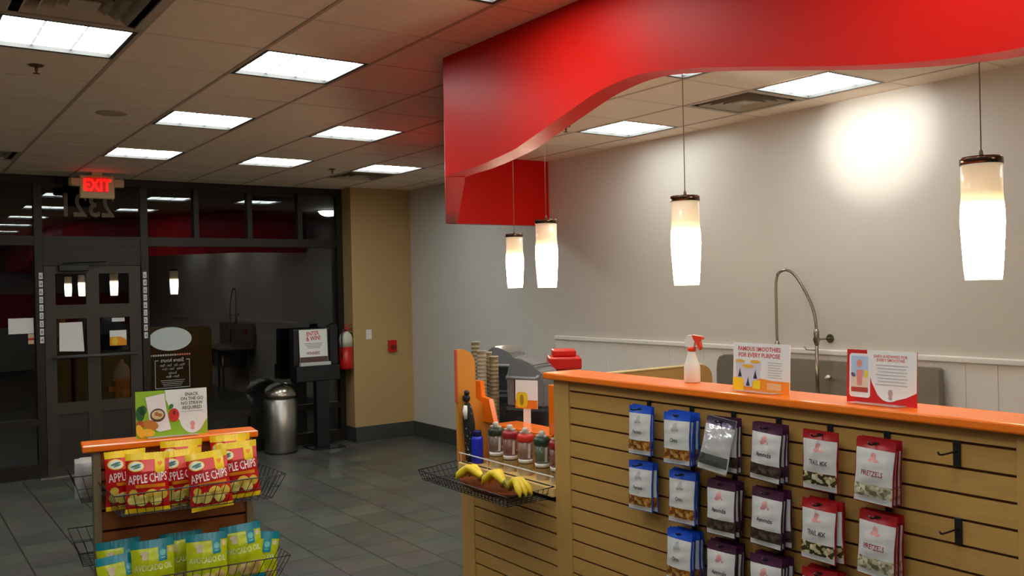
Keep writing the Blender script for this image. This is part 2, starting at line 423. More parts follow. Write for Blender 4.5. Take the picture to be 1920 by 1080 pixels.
MB().box(SX+STH, BACKY+0.02, 2.487, WALLX-0.002, BACKY+0.12, CEIL-0.001).build('return_panel', M['red'], so)
struct(MB().box(0.8, BACKY, 1.1, WALLX-0.04, BACKY+0.012, 1.95).build('trim_5', M['red']))
# pendants
def shade_mat():
    m = bpy.data.materials.new('lit_opal_glass'); m.use_nodes = True; nt = m.node_tree; b = nt.nodes['Principled BSDF']
    b.inputs['Base Color'].default_value = rgb(236, 222, 196); b.inputs['Roughness'].default_value = 0.25
    tc = nt.nodes.new('ShaderNodeTexCoord'); sp = nt.nodes.new('ShaderNodeSeparateXYZ'); r = nt.nodes.new('ShaderNodeValToRGB')
    mr = nt.nodes.new('ShaderNodeMapRange'); mr.inputs['From Min'].default_value = 0.0; mr.inputs['From Max'].default_value = 0.41
    nt.links.new(tc.outputs['Object'], sp.inputs[0]); nt.links.new(sp.outputs['Z'], mr.inputs[0]); nt.links.new(mr.outputs[0], r.inputs[0])
    e = r.color_ramp.elements; e[0].position = 0.0; e[0].color = (0.75, 0.62, 0.42, 1)
    e[1].position = 1.0; e[1].color = (0.008, 0.006, 0.004, 1)
    for pos, c in ((0.10, (1.0, 0.88, 0.64, 1)), (0.56, (1.0, 0.86, 0.58, 1)), (0.64, (0.05, 0.038, 0.018, 1)), (0.72, (0.018, 0.013, 0.007, 1))):
        k = e.new(pos); k.color = c
    nt.links.new(r.outputs[0], b.inputs['Emission Color']); b.inputs['Emission Strength'].default_value = PENDANT
    return m
M['shade'] = shade_mat()
def pendant(label, x, y):
    t = thing('pendant_lamp', label, 'pendant lamp', (x, y, 1.868), group='opal glass pendants over the counter')
    K = 1.14
    def Z(pr): return [(r*K, h*K) for r, h in pr]
    MB().lathe(Z([(0.049, 0.0), (0.0525, 0.03), (0.058, 0.12), (0.0605, 0.17), (0.0595, 0.21), (0.0565, 0.25), (0.0565, 0.342), (0.052, 0.342), (0.052, 0.2), (0.045, 0.004)]), n=32).build('glass_shade', M['shade'], t)
    b = MB(); b.lathe(Z([(0.0, 0.362), (0.058, 0.362), (0.0592, 0.358), (0.0592, 0.340), (0.05, 0.340)]), n=32)
    b.build('metal_cap', mat('nickel_cap', rgb(120, 96, 80), 0.25, 1.0), t)
    b = MB(); b.lathe(Z([(0.006, 0.362), (0.006, 0.378), (0.0022, 0.385)]), n=10); b.tube([(0, 0, 0.43), (0, 0, CEIL-1.868-0.01)], 0.0022, 6)
    b.build('cord', mat('pendant_cord', rgb(150, 140, 124), 0.5), t)
    MB().lathe([(0.0, CEIL-1.868-0.025), (0.03, CEIL-1.868-0.025), (0.06, CEIL-1.868-0.004), (0.06, CEIL-1.868)], n=24).build('canopy', M['white'], t)
    return t
p1 = pendant('opal glass pendant hanging above the spray bottle and smoothie sign', 3.064, 2.947)
dup(p1, (3.05, 1.57, 1.868), label='opal glass pendant above the rewards sign, looking largest of the row')
dup(p1, (3.33, 4.358, 1.868), label='opal glass pendant hanging over the bottle shelf')
dup(p1, (4.0, 5.639, 1.868), label='opal glass pendant farthest along the row, before the red return panel')
dup(p1, (3.0, -0.6, 1.868), label='opal glass pendant past the bare end of the slatwall counter')

# spotlights on the back of the soffit, washing the sink wall
def spot(label, y, power, tz):
    t = thing('wall_spotlight', label, 'spotlight', (2.95, y, CEIL), group='spotlights behind the soffit')
    MB().lathe([(0.0, -0.012), (0.05, -0.012), (0.05, 0.0), (0, 0)], n=20).build('base', M['white'], t)
    MB().tube([(0, 0, -0.01), (0, 0, -0.1)], 0.007, 8).build('stem', M['white'], t)
    h = MB(Matrix.Translation((0.0, 0, -0.13)) @ Matrix.Rotation(math.atan2(tz-3.01, WALLX-2.95), 4, 'Y').inverted() @ Matrix.Rotation(PI/2, 4, 'Y'))
    h.lathe([(0.0, -0.07), (0.03, -0.065), (0.04, 0.0), (0.045, 0.06), (0.041, 0.06), (0.03, 0.0), (0.0, -0.01)], n=20)
    h.build('lamp_head', M['white'], t)
    ld = bpy.data.lights.new('spot_bulb', 'SPOT'); ld.energy = power; ld.spot_size = math.radians(24); ld.spot_blend = 1.0; ld.color = (1.0, 0.95, 0.85); ld.shadow_soft_size = 0.035
    lo = bpy.data.objects.new('spot_bulb', ld); COL.objects.link(lo); lo.parent = t; lo.location = (0.07, 0, -0.13)
    lo.rotation_euler = (Vector((WALLX, 0, tz))-Vector((2.95+0.07, 0, 3.01))).to_track_quat('-Z', 'Y').to_euler()
    return t
spot('small white spotlight behind the soffit lighting the wall above the faucet', 3.6, SPOT_W, 2.84)
spot('small white spotlight behind the soffit at the near sink end', 1.9, SPOT_W*0.8, 2.84)

# ------------------------------------------------------------ storefront
FY0, FY1 = 10.45, 10.55
br = M['bronze']
b = MB()
b.box(LEFTX, FY0+0.006, 3.06, JX, FY1-0.006, CEIL); b.box(LEFTX, FY0+0.006, 2.41, JX, FY1-0.006, 2.51); b.box(1.41, FY0+0.01, 2.2, 2.375, FY1-0.01, 2.41)
for x, hw, z0, z1 in ((1.37, 0.04, 0, 3.06), (2.415, 0.04, 0, 3.06), (2.983, 0.03, 2.51, 3.06), (3.602, 0.03, 2.51, 3.06), (4.224, 0.03, 2.51, 3.06), (0.2, 0.03, 2.51, 3.06), (-1.1, 0.04, 0, 3.06), (4.74, 0.035, 0, 3.06)):
    b.box(x-hw, FY0, z0, x+hw, FY1, z1, bev=0.003, seg=1)
b.box(2.455, FY0, 0.42, 4.705, FY1, 0.49); b.box(2.455, FY0, 0, 4.705, FY1, 0.14); b.box(3.56, FY0, 0.14, 3.62, FY1, 0.42)
b.box(-1.06, FY0, 0.54, 1.33, FY1, 0.61); b.box(-1.06, FY0, 0, 1.33, FY1, 0.14); b.box(LEFTX, FY0, 0.54, -1.14, FY1, 0.61); b.box(LEFTX, FY0, 0, -1.14, FY1, 0.14)
win = struct(b.build('window_1', br))
def pane(x0, z0, x1, z1, parent=win, y=10.497): return MB().box(x0, y, z0, x1, y+0.006, z1).build('glass_pane', M['glass'], parent)
xs = (-1.06, 0.17, 0.23, 1.33)
for x0, x1 in ((LEFTX, -1.14), (-1.06, 0.17), (0.23, 1.33), (1.41, 2.375), (2.455, 2.953), (3.013, 3.572), (3.632, 4.194), (4.254, 4.705)): pane(x0, 2.51, x1, 3.06)
for x0, x1, zb in ((LEFTX, -1.14, .61), (-1.06, 1.33, .61), (2.455, 4.705, .49)): pane(x0, zb, x1, 2.41)
for x0, x1, zt in ((2.455, 3.56, .42), (3.62, 4.705, .42), (-1.06, 1.33, .54), (LEFTX, -1.14, .54)): pane(x0, .14, x1, zt)
# door: six openings, four glazed above, two solid panels below
dp = M['doorpaint']
dr = struct(thing('door_1', None, None, (0, 0, 0)))
b = MB(); D0, D1 = 10.47, 10.52
X = (1.415, 1.522, 1.818, 1.945, 2.248, 2.37)
for a, c in ((0, 1), (2, 3), (4, 5)): b.box(X[a], D0, 0.01, X[c], D1, 2.195)
for z0, z1 in ((0.01, 0.10), (0.635, 0.755), (1.225, 1.255), (1.64, 1.785), (2.115, 2.195)):
    for a, c in ((1, 2), (3, 4)): b.box(X[a], D0, z0, X[c], D1, z1)
b.build('door_leaf', dp, dr)
for a, c in ((1, 2), (3, 4)):
    MB().box(X[a], D0+0.012, 0.10, X[c], D1-0.012, 0.635).build('door_panel', mat('door_panel_paint', rgb(42, 37, 29), 0.5), dr)
    for z0, z1 in ((0.755, 1.225), (1.255, 1.64), (1.785, 2.115)): pane(X[a], z0, X[c], z1, dr, 10.492)
b = MB(); b.tube([(1.47, 10.39, 1.24), (2.31, 10.39, 1.24)], 0.016, 10)
for x in (1.5, 2.28): b.tube([(x, 10.47, 1.24), (x, 10.39, 1.24)], 0.012, 8)
b.build('push_bar', M['frame'], dr)
b = MB(); b.box(1.55, 10.40, 2.14, 1.84, 10.47, 2.205, bev=0.008); b.box(1.6, 10.42, 2.215, 1.63, 10.44, 2.235); b.wire((1.6, 10.42, 2.22), (2.0, 10.36, 2.235), 0.008)
b.build('door_closer', M['black'], dr)
MB().box(1.33, 10.36, 0.0, 2.455, 10.6, 0.012).build('threshold', M['steel'], dr)
# exit sign with emergency lamps
t = thing('exit_sign', 'beige emergency exit sign with glowing red letters and two lamp heads', 'exit sign', (1.86, 10.0, 2.87))
hs = MB(); hs.box(-0.165, -0.03, 0.0, 0.165, 0.03, 0.235, bev=0.012); hs.box(-0.05, -0.025, 0.235, 0.05, 0.025, 0.27); hs.build('housing', M['beige'], t)
fn = lambda u, v: (u, -0.0315, v)
MB().box(-0.105, -0.033, 0.065, 0.105, -0.029, 0.215, bev=0.002, seg=1).build('letter_window', mat('exit_window', rgb(150, 24, 18), 0.4, emit=rgb(255, 20, 10), es=0.25), t)
MB().text('EXIT', 0.165, 0, 0.082, lambda u, v: (u, -0.0345, v), bold=0.025, sx=0.78).build('lettering', mat('exit_letters', rgb(255, 40, 25), 0.4, emit=rgb(255, 8, 4), es=2.2), t)
for s, a in ((-1, 0.5), (1, -0.35)):
    h = MB(Matrix.Translation((s*0.21, 0, 0.165)) @ Matrix.Rotation(a*0.5, 4, 'Z')); h.box(-0.05, -0.045, -0.045, 0.05, 0.035, 0.04, bev=0.012)
    h.T = Matrix.Translation((s*0.21, 0, 0.165)); h.tube([(-s*0.03, 0, 0.0), (-s*0.06, 0, 0.0)], 0.012, 8)
    h.build('lamp_head', M['beige'], t)
# street number on the door transom glass, seen from behind
GYI = 10.4945
numm = mat('number_vinyl', rgb(120, 110, 95), 0.7)
t = thing('street_number', 'mirrored pale street number 2321 on the glass over the door', 'street number', (1.873, 10.496, 2.728))
MB().text('2321', 0.345, 0, 0.0, lambda u, v: (u, -0.001, v), mirror=True, bold=0.02, sx=0.80).build('digits', numm, t)
# things stuck on the glass
def vinyl(name, label, cat, mb, m, group=None): return tag(mb.build(name, m), label, cat, group)
G = lambda u, v: (u, GYI, v)
pale = mat('pale_vinyl', rgb(196, 204, 200), 0.7); wv = mat('white_vinyl', rgb(170, 172, 168), 0.7)
b = MB(); b.prism([(2.68+0.232*math.cos(2*PI*k/40), 1.372+0.132*math.sin(2*PI*k/40)) for k in range(40)], G, (0, -0.001, 0))
vinyl('oval_sticker', 'plain pale oval sticker on the glass above the store hours', 'sticker', b, pale)
t = thing('hours_sticker', 'white mirrored store hours lettering framed on the glass under the oval', 'sticker', (2.695, GYI, 0.82))
F = lambda u, v: (u, -0.001, v)
b = MB(); W, Hh = 0.19, 0.31
def frame_strip(b, x0, z0, x1, z1): b.poly([(x0, z0), (x1, z0), (x1, z1), (x0, z1)], F)
frame_strip(b, -W, 0.0, W, 0.008); frame_strip(b, -W, 0, -W+0.007, Hh+0.01); frame_strip(b, W-0.007, 0, W, Hh+0.01); frame_strip(b, -W, Hh, -0.15, Hh+0.009); frame_strip(b, 0.15, Hh, W, Hh+0.009)
b.build('border', wv, t)
b = MB(); b.text('Store hours', 0.062, 0, 0.295, F, mirror=True, bold=0.012, sx=0.84)
b.text('Mon - Sat   7am - 9pm', 0.042, 0, 0.245, F, mirror=True, sx=0.7); b.text('Friday   7am - 10pm', 0.04, 0, 0.205, F, mirror=True, sx=0.7)
b.text('Sunday', 0.04, 0, 0.158, F, mirror=True, sx=0.8); b.text('9am - 8pm', 0.042, 0, 0.118, F, mirror=True, sx=0.8)
for k in range(4): b.poly([(-0.13+0.01*k, 0.085-0.02*k), (0.13-0.012*k, 0.085-0.02*k), (0.13-0.012*k, 0.091-0.02*k), (-0.13+0.01*k, 0.091-0.02*k)], F)
b.build('lettering', wv, t)
b = MB()
for k in range(17): b.poly([(2.46+0.026*k, 1.183), (2.46+0.026*k+0.019, 1.183), (2.46+0.026*k+0.019, 1.203), (2.46+0.026*k, 1.203)], G, 1 if k > 10 else 0)
vinyl('lettering_strip', 'thin line of small white and red lettering under the oval sticker', 'sticker', b, [wv, mat('red_vinyl', rgb(190, 100, 90), 0.7)])
def height_strip(name, label, x):
    t = thing(name, label, 'height strip', (x, FY0-0.001, 1.39), group='height marker strips')
    MB().box(-0.021, -0.001, 0, 0.021, 0.0, 0.755).build('backing', mat('strip_backing', rgb(30, 28, 36), 0.6), t)
    b = MB()
    for k in range(9): b.box(-0.018, -0.0018, 0.006+0.083*k, 0.018, -0.001, 0.006+0.083*k+0.066)
    b.build('white_blocks', mat('strip_white', rgb(225, 220, 224), 0.6), t)
    b = MB()
    for k in range(9): b.text(str((4, 8, 5, 2, 6, 0, 6, 4, 6)[k]), 0.05, 0, 0.02+0.083*k, lambda u, v: (u, -0.0022, v))
    b.build('numerals', M['black'], t)
height_strip('height_strip', 'height marker strip of white blocks on the door post towards the window corner', 1.385)
height_strip('height_strip', 'height marker strip of white blocks on the door post beside the oval sticker', 2.41)
b = MB(); b.prism([(1.551, 1.30), (1.79, 1.285), (1.775, 1.60), (1.555, 1.598)], lambda u, v: (u, 10.489, v), (0, -0.001, 0))
vinyl('paper_notice', 'blank white paper sheet taped to the door glass', 'paper', b, M['paper'])
t = thing('door_sticker', 'small white and yellow poster on the door glass above the push bar', 'poster', (2.13, 10.489, 1.33))
MB().box(-0.085, -0.001, 0, 0.085, 0, 0.165).build('sheet', M['paper'], t)
b = MB(); b.poly([(-0.085, 0), (0.085, 0), (0.085, 0.06), (0.03, 0.095), (-0.085, 0.095)], lambda u, v: (u, -0.0015, v)); b.disc(-0.035, 0.05, 0.03, 0.04, lambda u, v: (u, -0.002, v), 1)
b.build('artwork', [mat('poster_orange', rgb(236, 150, 30), 0.6), mat('poster_yellow', rgb(236, 200, 40), 0.6)], t)
b = MB(); b.box(2.07, 10.487, 1.59, 2.20, 10.4885, 1.633); vinyl('white_label', 'narrow white label above the small yellow poster on the door', 'label', b, M['paper'])
b = MB(); b.box(1.085, GYI-0.001, 1.50, 1.315, GYI, 1.66); vinyl('window_notice', 'white rectangular notice on the glass beside the door', 'notice', b, M['paper'])
b = MB(); b.box(1.262, GYI-0.001, 1.39, 1.315, GYI, 1.495, 0); b.box(1.262, GYI-0.0014, 1.43, 1.315, GYI-0.001, 1.452, 1)
vinyl('card_sticker', 'little cream and red sticker under the white notice', 'sticker', b, [mat('cream_vinyl', rgb(215, 190, 150), 0.7), M['redplastic']])

# outdoors: pavement, canopy with a lit downlight, fire hydrant
struct(MB().box(-12, 10.62, -0.2, 22, 34, -0.02).build('ground', mat('pavement', rgb(58, 54, 50), 0.9, var=0.15, vscale=2)))
struct(MB().box(-6, 10.62, 3.42, 14, 19.5, 3.6).build('canopy', mat('canopy_soffit', rgb(56, 50, 46), 0.9)))
t = thing('canopy_downlight', 'bright domed light on the canopy outside the storefront', 'downlight', (7.17, 16.3, 3.42))
MB().lathe([(0.2, -0.015), (0.235, -0.012), (0.235, 0), (0.2, 0)], n=28).build('trim_ring', M['white'], t)
MB().lathe([(0.0, -0.11), (0.07, -0.104), (0.14, -0.08), (0.18, -0.045), (0.195, -0.012), (0.2, 0.0), (0, 0)], n=28).build('lens', emit_mat('lit_downlight', (1, 0.97, 0.9, 1), 14.0), t)
t = thing('fire_hydrant', 'orange fire hydrant with pale cap standing outside beyond the door', 'fire hydrant', (3.07, 14.9, -0.02))
hm = mat('hydrant_orange', rgb(240, 130, 30), 0.5)
MB().lathe([(0.0, 0), (0.17, 0), (0.17, 0.04), (0.115, 0.05), (0.115, 0.55), (0.14, 0.56), (0.14, 0.60), (0.11, 0.61), (0.0, 0.61)], n=24).build('barrel', hm, t)
MB().lathe([(0.11, 0.61), (0.13, 0.64), (0.12, 0.72), (0.085, 0.80), (0.04, 0.84), (0.03, 0.85), (0.03, 0.9), (0, 0.9)], n=24).build('bonnet', mat('hydrant_cap', rgb(225, 190, 175), 0.5), t)
b = MB(); b.lathe([(0.0, -0.2), (0.05, -0.2), (0.05, -0.16), (0.04, -0.16), (0.04, 0.16), (0.05, 0.16), (0.05, 0.2), (0, 0.2)], 0, 0.45, n=16, axis='x'); b.lathe([(0.0, -0.2), (0.065, -0.2), (0.065, -0.15), (0.055, -0.15), (0.055, 0.0), (0, 0)], 0, 0.4, n=16, axis='y')
b.build('nozzles', hm, t)

# bits on the end wall
t = thing('light_switch', 'white light switch plate on the yellow wall', 'switch', (4.985, 10.2, 1.32))
MB().box(-0.038, -0.006, -0.06, 0.038, 0, 0.06, bev=0.003).build('plate', M['white'], t); MB().box(-0.012, -0.01, -0.025, 0.012, -0.005, 0.025, bev=0.002).build('rocker', M['white'], t)
t = thing('fire_alarm_pull', 'red fire alarm pull station on the yellow wall', 'fire alarm', (5.30, 10.2, 1.16))
MB().box(-0.055, -0.04, -0.075, 0.055, 0, 0.075, bev=0.006).build('body', M['redplastic'], t)
MB().box(-0.035, -0.055, -0.03, 0.035, -0.038, 0.01, bev=0.004).build('pull_handle', mat('dark_red_plastic', rgb(120, 14, 12), 0.4), t)
t = thing('fire_extinguisher', 'red fire extinguisher with white label hung beside the storefront glass', 'fire extinguisher', (4.688, 10.23, 0.91))
MB().lathe([(0.0, 0.0), (0.075, 0.0), (0.083, 0.015), (0.083, 0.27)], n=28).build('cylinder', M['redplastic'], t)
MB().lathe([(0.083, 0.27), (0.083, 0.37), (0.07, 0.42), (0.035, 0.455), (0.022, 0.46), (0.0, 0.46)], n=28).build('white_shoulder', mat('ext_white', rgb(205, 200, 180), 0.5), t)
b = MB(); b.box(-0.02, -0.02, 0.46, 0.02, 0.02, 0.49); b.tube([(-0.02, 0, 0.485), (0.06, 0, 0.50), (0.085, 0, 0.485)], 0.008, 6); b.tube([(-0.02, 0, 0.50), (0.05, 0, 0.545), (0.08, 0, 0.55)], 0.008, 6)
b.build('valve_handles', M['redplastic'], t)
MB().tube([(0.0, -0.02, 0.475), (-0.05, -0.05, 0.49), (-0.085, -0.07, 0.43), (-0.088, -0.072, 0.25), (-0.086, -0.068, 0.13)], 0.009, 8).build('hose', M['black'], t)
MB().box(0.07, -0.02, 0.1, 0.087, 0.03, 0.44).build('wall_bracket', M['black'], t)
# trash can
t = thing('trash_can', 'round stainless steel waste bin with domed lid by the storefront', 'trash can', (3.83, 10.2, 0))
MB().lathe([(0.0, 0.02), (0.19, 0.02), (0.192, 0.025), (0.192, 0.60), (0.186, 0.605), (0.186, 0.66)], n=40).build('body', M['steel'], t)
MB().lathe([(0.0, 0), (0.188, 0), (0.19, 0.02), (0.0, 0.02)], n=40).build('base_ring', M['black'], t)
MB().lathe([(0.19, 0.645), (0.203, 0.65), (0.203, 0.675), (0.195, 0.705), (0.168, 0.75), (0.12, 0.79), (0.06, 0.812), (0.0, 0.818)], n=40).build('domed_lid', M['chrome'], t)
# kiosk
t = thing('kiosk_stand', 'black pedestal kiosk beside the waste bin and fire extinguisher', 'kiosk', (4.36, 10.15, 0))
MB().box(-0.21, -0.16, 0, 0.19, 0.2, 0.015, bev=0.004).build('base_plate', M['black'], t)
MB().box(-0.12, -0.05, 0.015, 0.04, 0.06, 0.80, bev=0.006).build('column', M['black'], t)
b = MB(); b.box(-0.35, -0.02, 0.80, 0.20, 0.2, 0.985, bev=0.01); b.box(-0.35, 0.06, 0.985, 0.20, 0.2, 1.42, bev=0.01); b.box(0.10, 0.03, 0.985, 0.20, 0.06, 1.46, bev=0.006)
b.build('head', M['black'], t)
MB().box(-0.30, -0.03, 0.986, 0.08, 0.03, 1.028, bev=0.004).build('holder_lip', mat('clear_ledge', rgb(190, 195, 190), 0.3), t)
t = thing('promo_sheet', 'white sheet with red heading standing on the black kiosk', 'sign', (4.255, 10.185, 1.03), (-0.05, 0, 0))
K = lambda u, v: (u, -0.0022, v)
MB().box(-0.18, -0.002, 0, 0.175, 0, 0.385).build('sheet', M['paper'], t)
b = MB(); b.text('ENTER', 0.07, -0.005, 0.315, K, bold=0.02, sx=0.75, rot=0.08); b.text('& WIN!', 0.075, 0.0, 0.255, K, bold=0.02, sx=0.75, rot=0.08)
b.build('heading', mat('poster_red', rgb(200, 40, 50), 0.6), t)
b = MB()
for k in range(4): b.poly([(-0.12+0.015*k, 0.215-0.018*k), (0.11-0.01*k, 0.215-0.018*k), (0.11-0.01*k, 0.222-0.018*k), (-0.12+0.015*k, 0.222-0.018*k)], K)
b.build('small_print', mat('grey_print', rgb(150, 140, 140), 0.7), t)
b = MB(); b.text('WINNERS', 0.052, -0.01, 0.085, K, bold=0.02, sx=0.75); b.build('wording', mat('maroon_print', rgb(130, 40, 50), 0.6), t)
b = MB(); b.poly([(-0.178, 0.0), (0.173, 0.0), (0.173, 0.06), (-0.178, 0.06)], K); b.build('footer_band', mat('brown_print', rgb(90, 60, 55), 0.6), t)

# ------------------------------------------------------------ slatwall counter with orange cap
CX = 2.5; G0 = 1.41; GP = 0.0733; GH = 0.009
def slats(b, y0, y1, z0, z1, x=CX, th=0.012):
    """horizontal boards with dark grooves between them, front face at x looking to -x"""
    edges = [G0-GP*k for k in range(0, 24)]
    tops = [z1]+[e-GH/2 for e in edges if z0 < e < z1]; bots = [e+GH/2 for e in edges if z0 < e < z1]+[z0]
    for t_, q in zip(tops, bots):
        if t_-q > 0.004: b.box(x, y0, q, x+th, y1, t_, 0)
    b.box(x+th-0.002, y0, z0, x+th+0.004, y1, z1, 1)
ct = thing('counter', 'tall maple slatwall counter carrying rows of hanging snack pouches', 'counter', (0, 0, 0))
b = MB(); slats(b, 1.205, 3.13, 0.10, 1.455); b.build('slat_panel', [M['maple'], M['groove']], ct)
MB().box(2.518, 1.1, 0, 2.625, 3.2, 1.455).build('core', M['maple_v'], ct)
for y0, y1 in ((3.128, 3.235), (1.09, 1.207)): MB().box(2.493, y0, 0, 2.63, y1, 1.455, bev=0.003, seg=1).build('upright', M['maple_v'], ct)
MB().box(2.5, 1.205, 0, 2.52, 3.13, 0.10).build('kick_board', M['base'], ct)
cap = MB().box(2.468, 1.03, 1.456, 2.672, 3.283, 1.485, bev=0.006).build('countertop', M['orange'])
tag(cap, 'glossy orange ledge along the top of the slatwall counter', 'countertop')

# lower wing with bottle shelf
wg = thing('display_wing', 'lower maple counter wing with bottle shelf and orange edging', 'counter', (0, 0, 0))
b = MB(); slats(b, 3.235, 3.93, 0.10, 0.895); b.build('slat_panel', [M['maple'], M['groove']], wg)
MB().box(2.494, 3.93, 0, 2.68, 4.05, 0.92, bev=0.003, seg=1).build('upright', M['maple_v'], wg)
MB().box(2.518, 3.236, 0, 2.68, 3.93, 0.895).build('core', M['groove'], wg)
MB().box(2.478, 3.236, 0.92, 2.68, 4.052, 0.962, bev=0.004).build('shelf', mat('pale_maple', rgb(226, 186, 116), 0.4, var=0.04, vscale=7, stretch=(8, 1, 8)), wg)
YZ = lambda x: (lambda u, v: (x, u, v))
b = MB(); b.prism([(3.236, .962), (3.236, 1.40), (3.40, 1.40), (3.46, 1.135), (3.95, 1.135), (4.0, 1.28), (4.052, 1.28), (4.052, .962)], YZ(2.66), (0.02, 0, 0)); b.build('back_panel', M['maple'], wg)
b = MB(); b.box(2.645, 3.45, 1.135, 2.80, 3.96, 1.157, bev=0.004); b.build('ledge', M['orange'], wg)
b = MB(); b.prism([(4.15, 1.16), (4.15, 1.372), (4.075, 1.372), (4.065, 1.292), (3.995, 1.282), (3.95, 1.158), (3.95, 1.16)][:-1], YZ(2.645), (0.025, 0, 0)); b.build('stepped_edging', M['orange'], wg)
b = MB(); b.box(2.645, 3.40, 1.157, 2.80, 3.475, 1.40, bev=0.004); b.build('riser', M['orange'], wg)
b = MB(); pts = [(2.49, 0.962), (2.49, 1.552)]+[(2.515+0.085*math.sin(a), 1.467+0.085*math.cos(a)) for a in [k*PI/16 for k in range(0, 9)]]+[(2.60, 1.29), (2.66, 1.24), (2.66, 0.962)]
b.prism(pts, lambda u, v: (u, 4.052, v), (0, 0.025, 0)); b.build('end_panel', mat('warm_maple', rgb(214, 140, 52), 0.45, var=0.04), wg)
MB().box(2.484, 4.053, 1.27, 2.491, 4.078, 1.552, bev=0.002, seg=1).build('orange_edge', mat('coral_edge', rgb(214, 96, 60), 0.5), wg)
b = MB(); b.wire((2.486, 3.24, 1.012), (2.486, 4.05, 1.012), 0.003)
for y in (3.26, 3.52, 3.78, 4.03): b.wire((2.486, y, 0.955), (2.486, y, 1.012), 0.002)
b.build('wire_rail', M['white'], wg)

# shaker bottles on the shelf
def shaker(label, y, lid, tint, x=2.565):
    t = thing('shaker_bottle', label, 'bottle', (x, y, 0.962), (0, 0, 0.4), group='shaker bottles on the wing shelf')
    c = mat('reflection_tint_'+tint[0], tint[1], 0.15, alpha=0.72)  # body is clear plastic; the dark reflection on it is put into this tint
    MB().lathe([(0.0, 0.0), (0.031, 0.0), (0.033, 0.004), (0.034, 0.055), (0.035, 0.055)], n=24).build('base_cup', mat('smoky_base', rgb(196, 188, 170), 0.3), t)
    MB().lathe([(0.0, 0.056), (0.034, 0.056), (0.038, 0.165), (0.0, 0.165)], n=24).build('body', c, t)
    MB().lathe([(0.0348, 0.06), (0.0362, 0.078)], n=24).build('white_band', M['white'], t)
    b = MB(); b.text('oz', 0.02, 0, 0.10, lambda u, v: (u, -0.0375-(v-0.1)*0.03, v)); b.sheet(-0.024, -0.012, 0.085, 0.155, 2, 6, lambda u, v: (u, -math.sqrt(max(0, (0.0347+(v-0.06)*0.0364)**2-u*u)), v))
    b.build('printed_scale', M['white'], t)
    MB().lathe([(0.0, 0.163), (0.0395, 0.163), (0.041, 0.168), (0.041, 0.188), (0.034, 0.198), (0.0, 0.199)], n=24).build('lid', lid, t)
    b = MB(); b.lathe([(0.0, 0.198), (0.016, 0.198), (0.015, 0.222), (0.011, 0.228), (0, 0.228)], n=16); b.box(-0.008, -0.03, 0.198, 0.008, 0.03, 0.21, bev=0.003)
    b.build('flip_cap', mat('grey_clear_cap', rgb(196, 196, 186), 0.3), t)
    return t
gl = mat('dark_green_lid', rgb(34, 62, 44), 0.35); rl = mat('maroon_lid', rgb(150, 30, 40), 0.35); rr = mat('bright_red_lid', rgb(210, 46, 34), 0.35); kl = mat('black_green_lid', rgb(40, 48, 40), 0.35)
shaker('shaker bottle with blackish lid beside the blue bottle on the shelf', 3.815, kl, ('smoke', rgb(120, 104, 96)))
shaker('shaker bottle with maroon lid on the wing shelf', 3.69, rl, ('maroon', rgb(140, 90, 84)))
shaker('shaker bottle with bright red lid on the wing shelf', 3.56, rr, ('red', rgb(150, 112, 100)))
shaker('shaker bottle with dark green lid on the wing shelf', 3.425, gl, ('green', rgb(92, 104, 84)))
shaker('dark red shaker bottle mostly hidden behind the counter upright', 3.305, rl, ('maroon', rgb(140, 90, 84)))
t = thing('blue_bottle', 'plain bright blue bottle standing on the wing shelf', 'bottle', (2.545, 3.962, 0.962))
bm_ = mat('cobalt_blue', rgb(24, 44, 190), 0.35)
MB().lathe([(0.0, 0.0), (0.029, 0.0), (0.031, 0.004), (0.031, 0.125), (0.027, 0.14), (0.0, 0.142)], n=24).build('body', bm_, t)
MB().lathe([(0.024, 0.14), (0.024, 0.165), (0.022, 0.17), (0.0, 0.17)], n=20).build('cap', mat('navy_cap', rgb(20, 26, 92), 0.4), t)
# dark patterned bundle
def speckle(name, c0, c1, scale, thr):
    m = bpy.data.materials.new(name); m.use_nodes = True; nt = m.node_tree; b_ = nt.nodes['Principled BSDF']
    tc = nt.nodes.new('ShaderNodeTexCoord'); n = nt.nodes.new('ShaderNodeTexNoise'); n.inputs['Scale'].default_value = scale; n.inputs['Detail'].default_value = 3
    r = nt.nodes.new('ShaderNodeValToRGB'); r.color_ramp.interpolation = 'EASE'; r.color_ramp.elements[0].position = thr; r.color_ramp.elements[0].color = c0; r.color_ramp.elements[1].position = thr+0.05; r.color_ramp.elements[1].color = c1
    nt.links.new(tc.outputs['Object'], n.inputs['Vector']); nt.links.new(n.outputs['Fac'], r.inputs[0]); nt.links.new(r.outputs[0], b_.inputs['Base Color']); b_.inputs['Roughness'].default_value = 0.8
    return m
t = thing('cloth_bundle', 'black patterned cloth bundle standing tall against the wing end panel', 'cloth', (2.535, 4.012, 0.962))
MB().tube([(0.0, 0.0, 0.0), (0, 0.004, 0.04), (0.0, 0.004, 0.12), (-0.004, 0.004, 0.2), (-0.008, 0.008, 0.27), (-0.008, 0.01, 0.31)], [0.02, 0.026, 0.03, 0.032, 0.026, 0.014], 14).build('cloth', speckle('black_speckled_cloth', rgb(20, 22, 22), rgb(190, 186, 176), 42, 0.62), t)
b = MB(); b.ball((-0.012, 0.012, 0.335), 0.02, 0.024, 0.024); b.ball((-0.02, -0.006, 0.365), 0.014, 0.018, 0.016); b.build('knot', M['black'], t)
b = MB(); b.tube([(-0.034, -0.012, 0.30), (-0.040, -0.016, 0.27), (-0.038, -0.018, 0.23)], [0.010, 0.014, 0.008], 8); b.build('white_tassel', M['paper'], t)

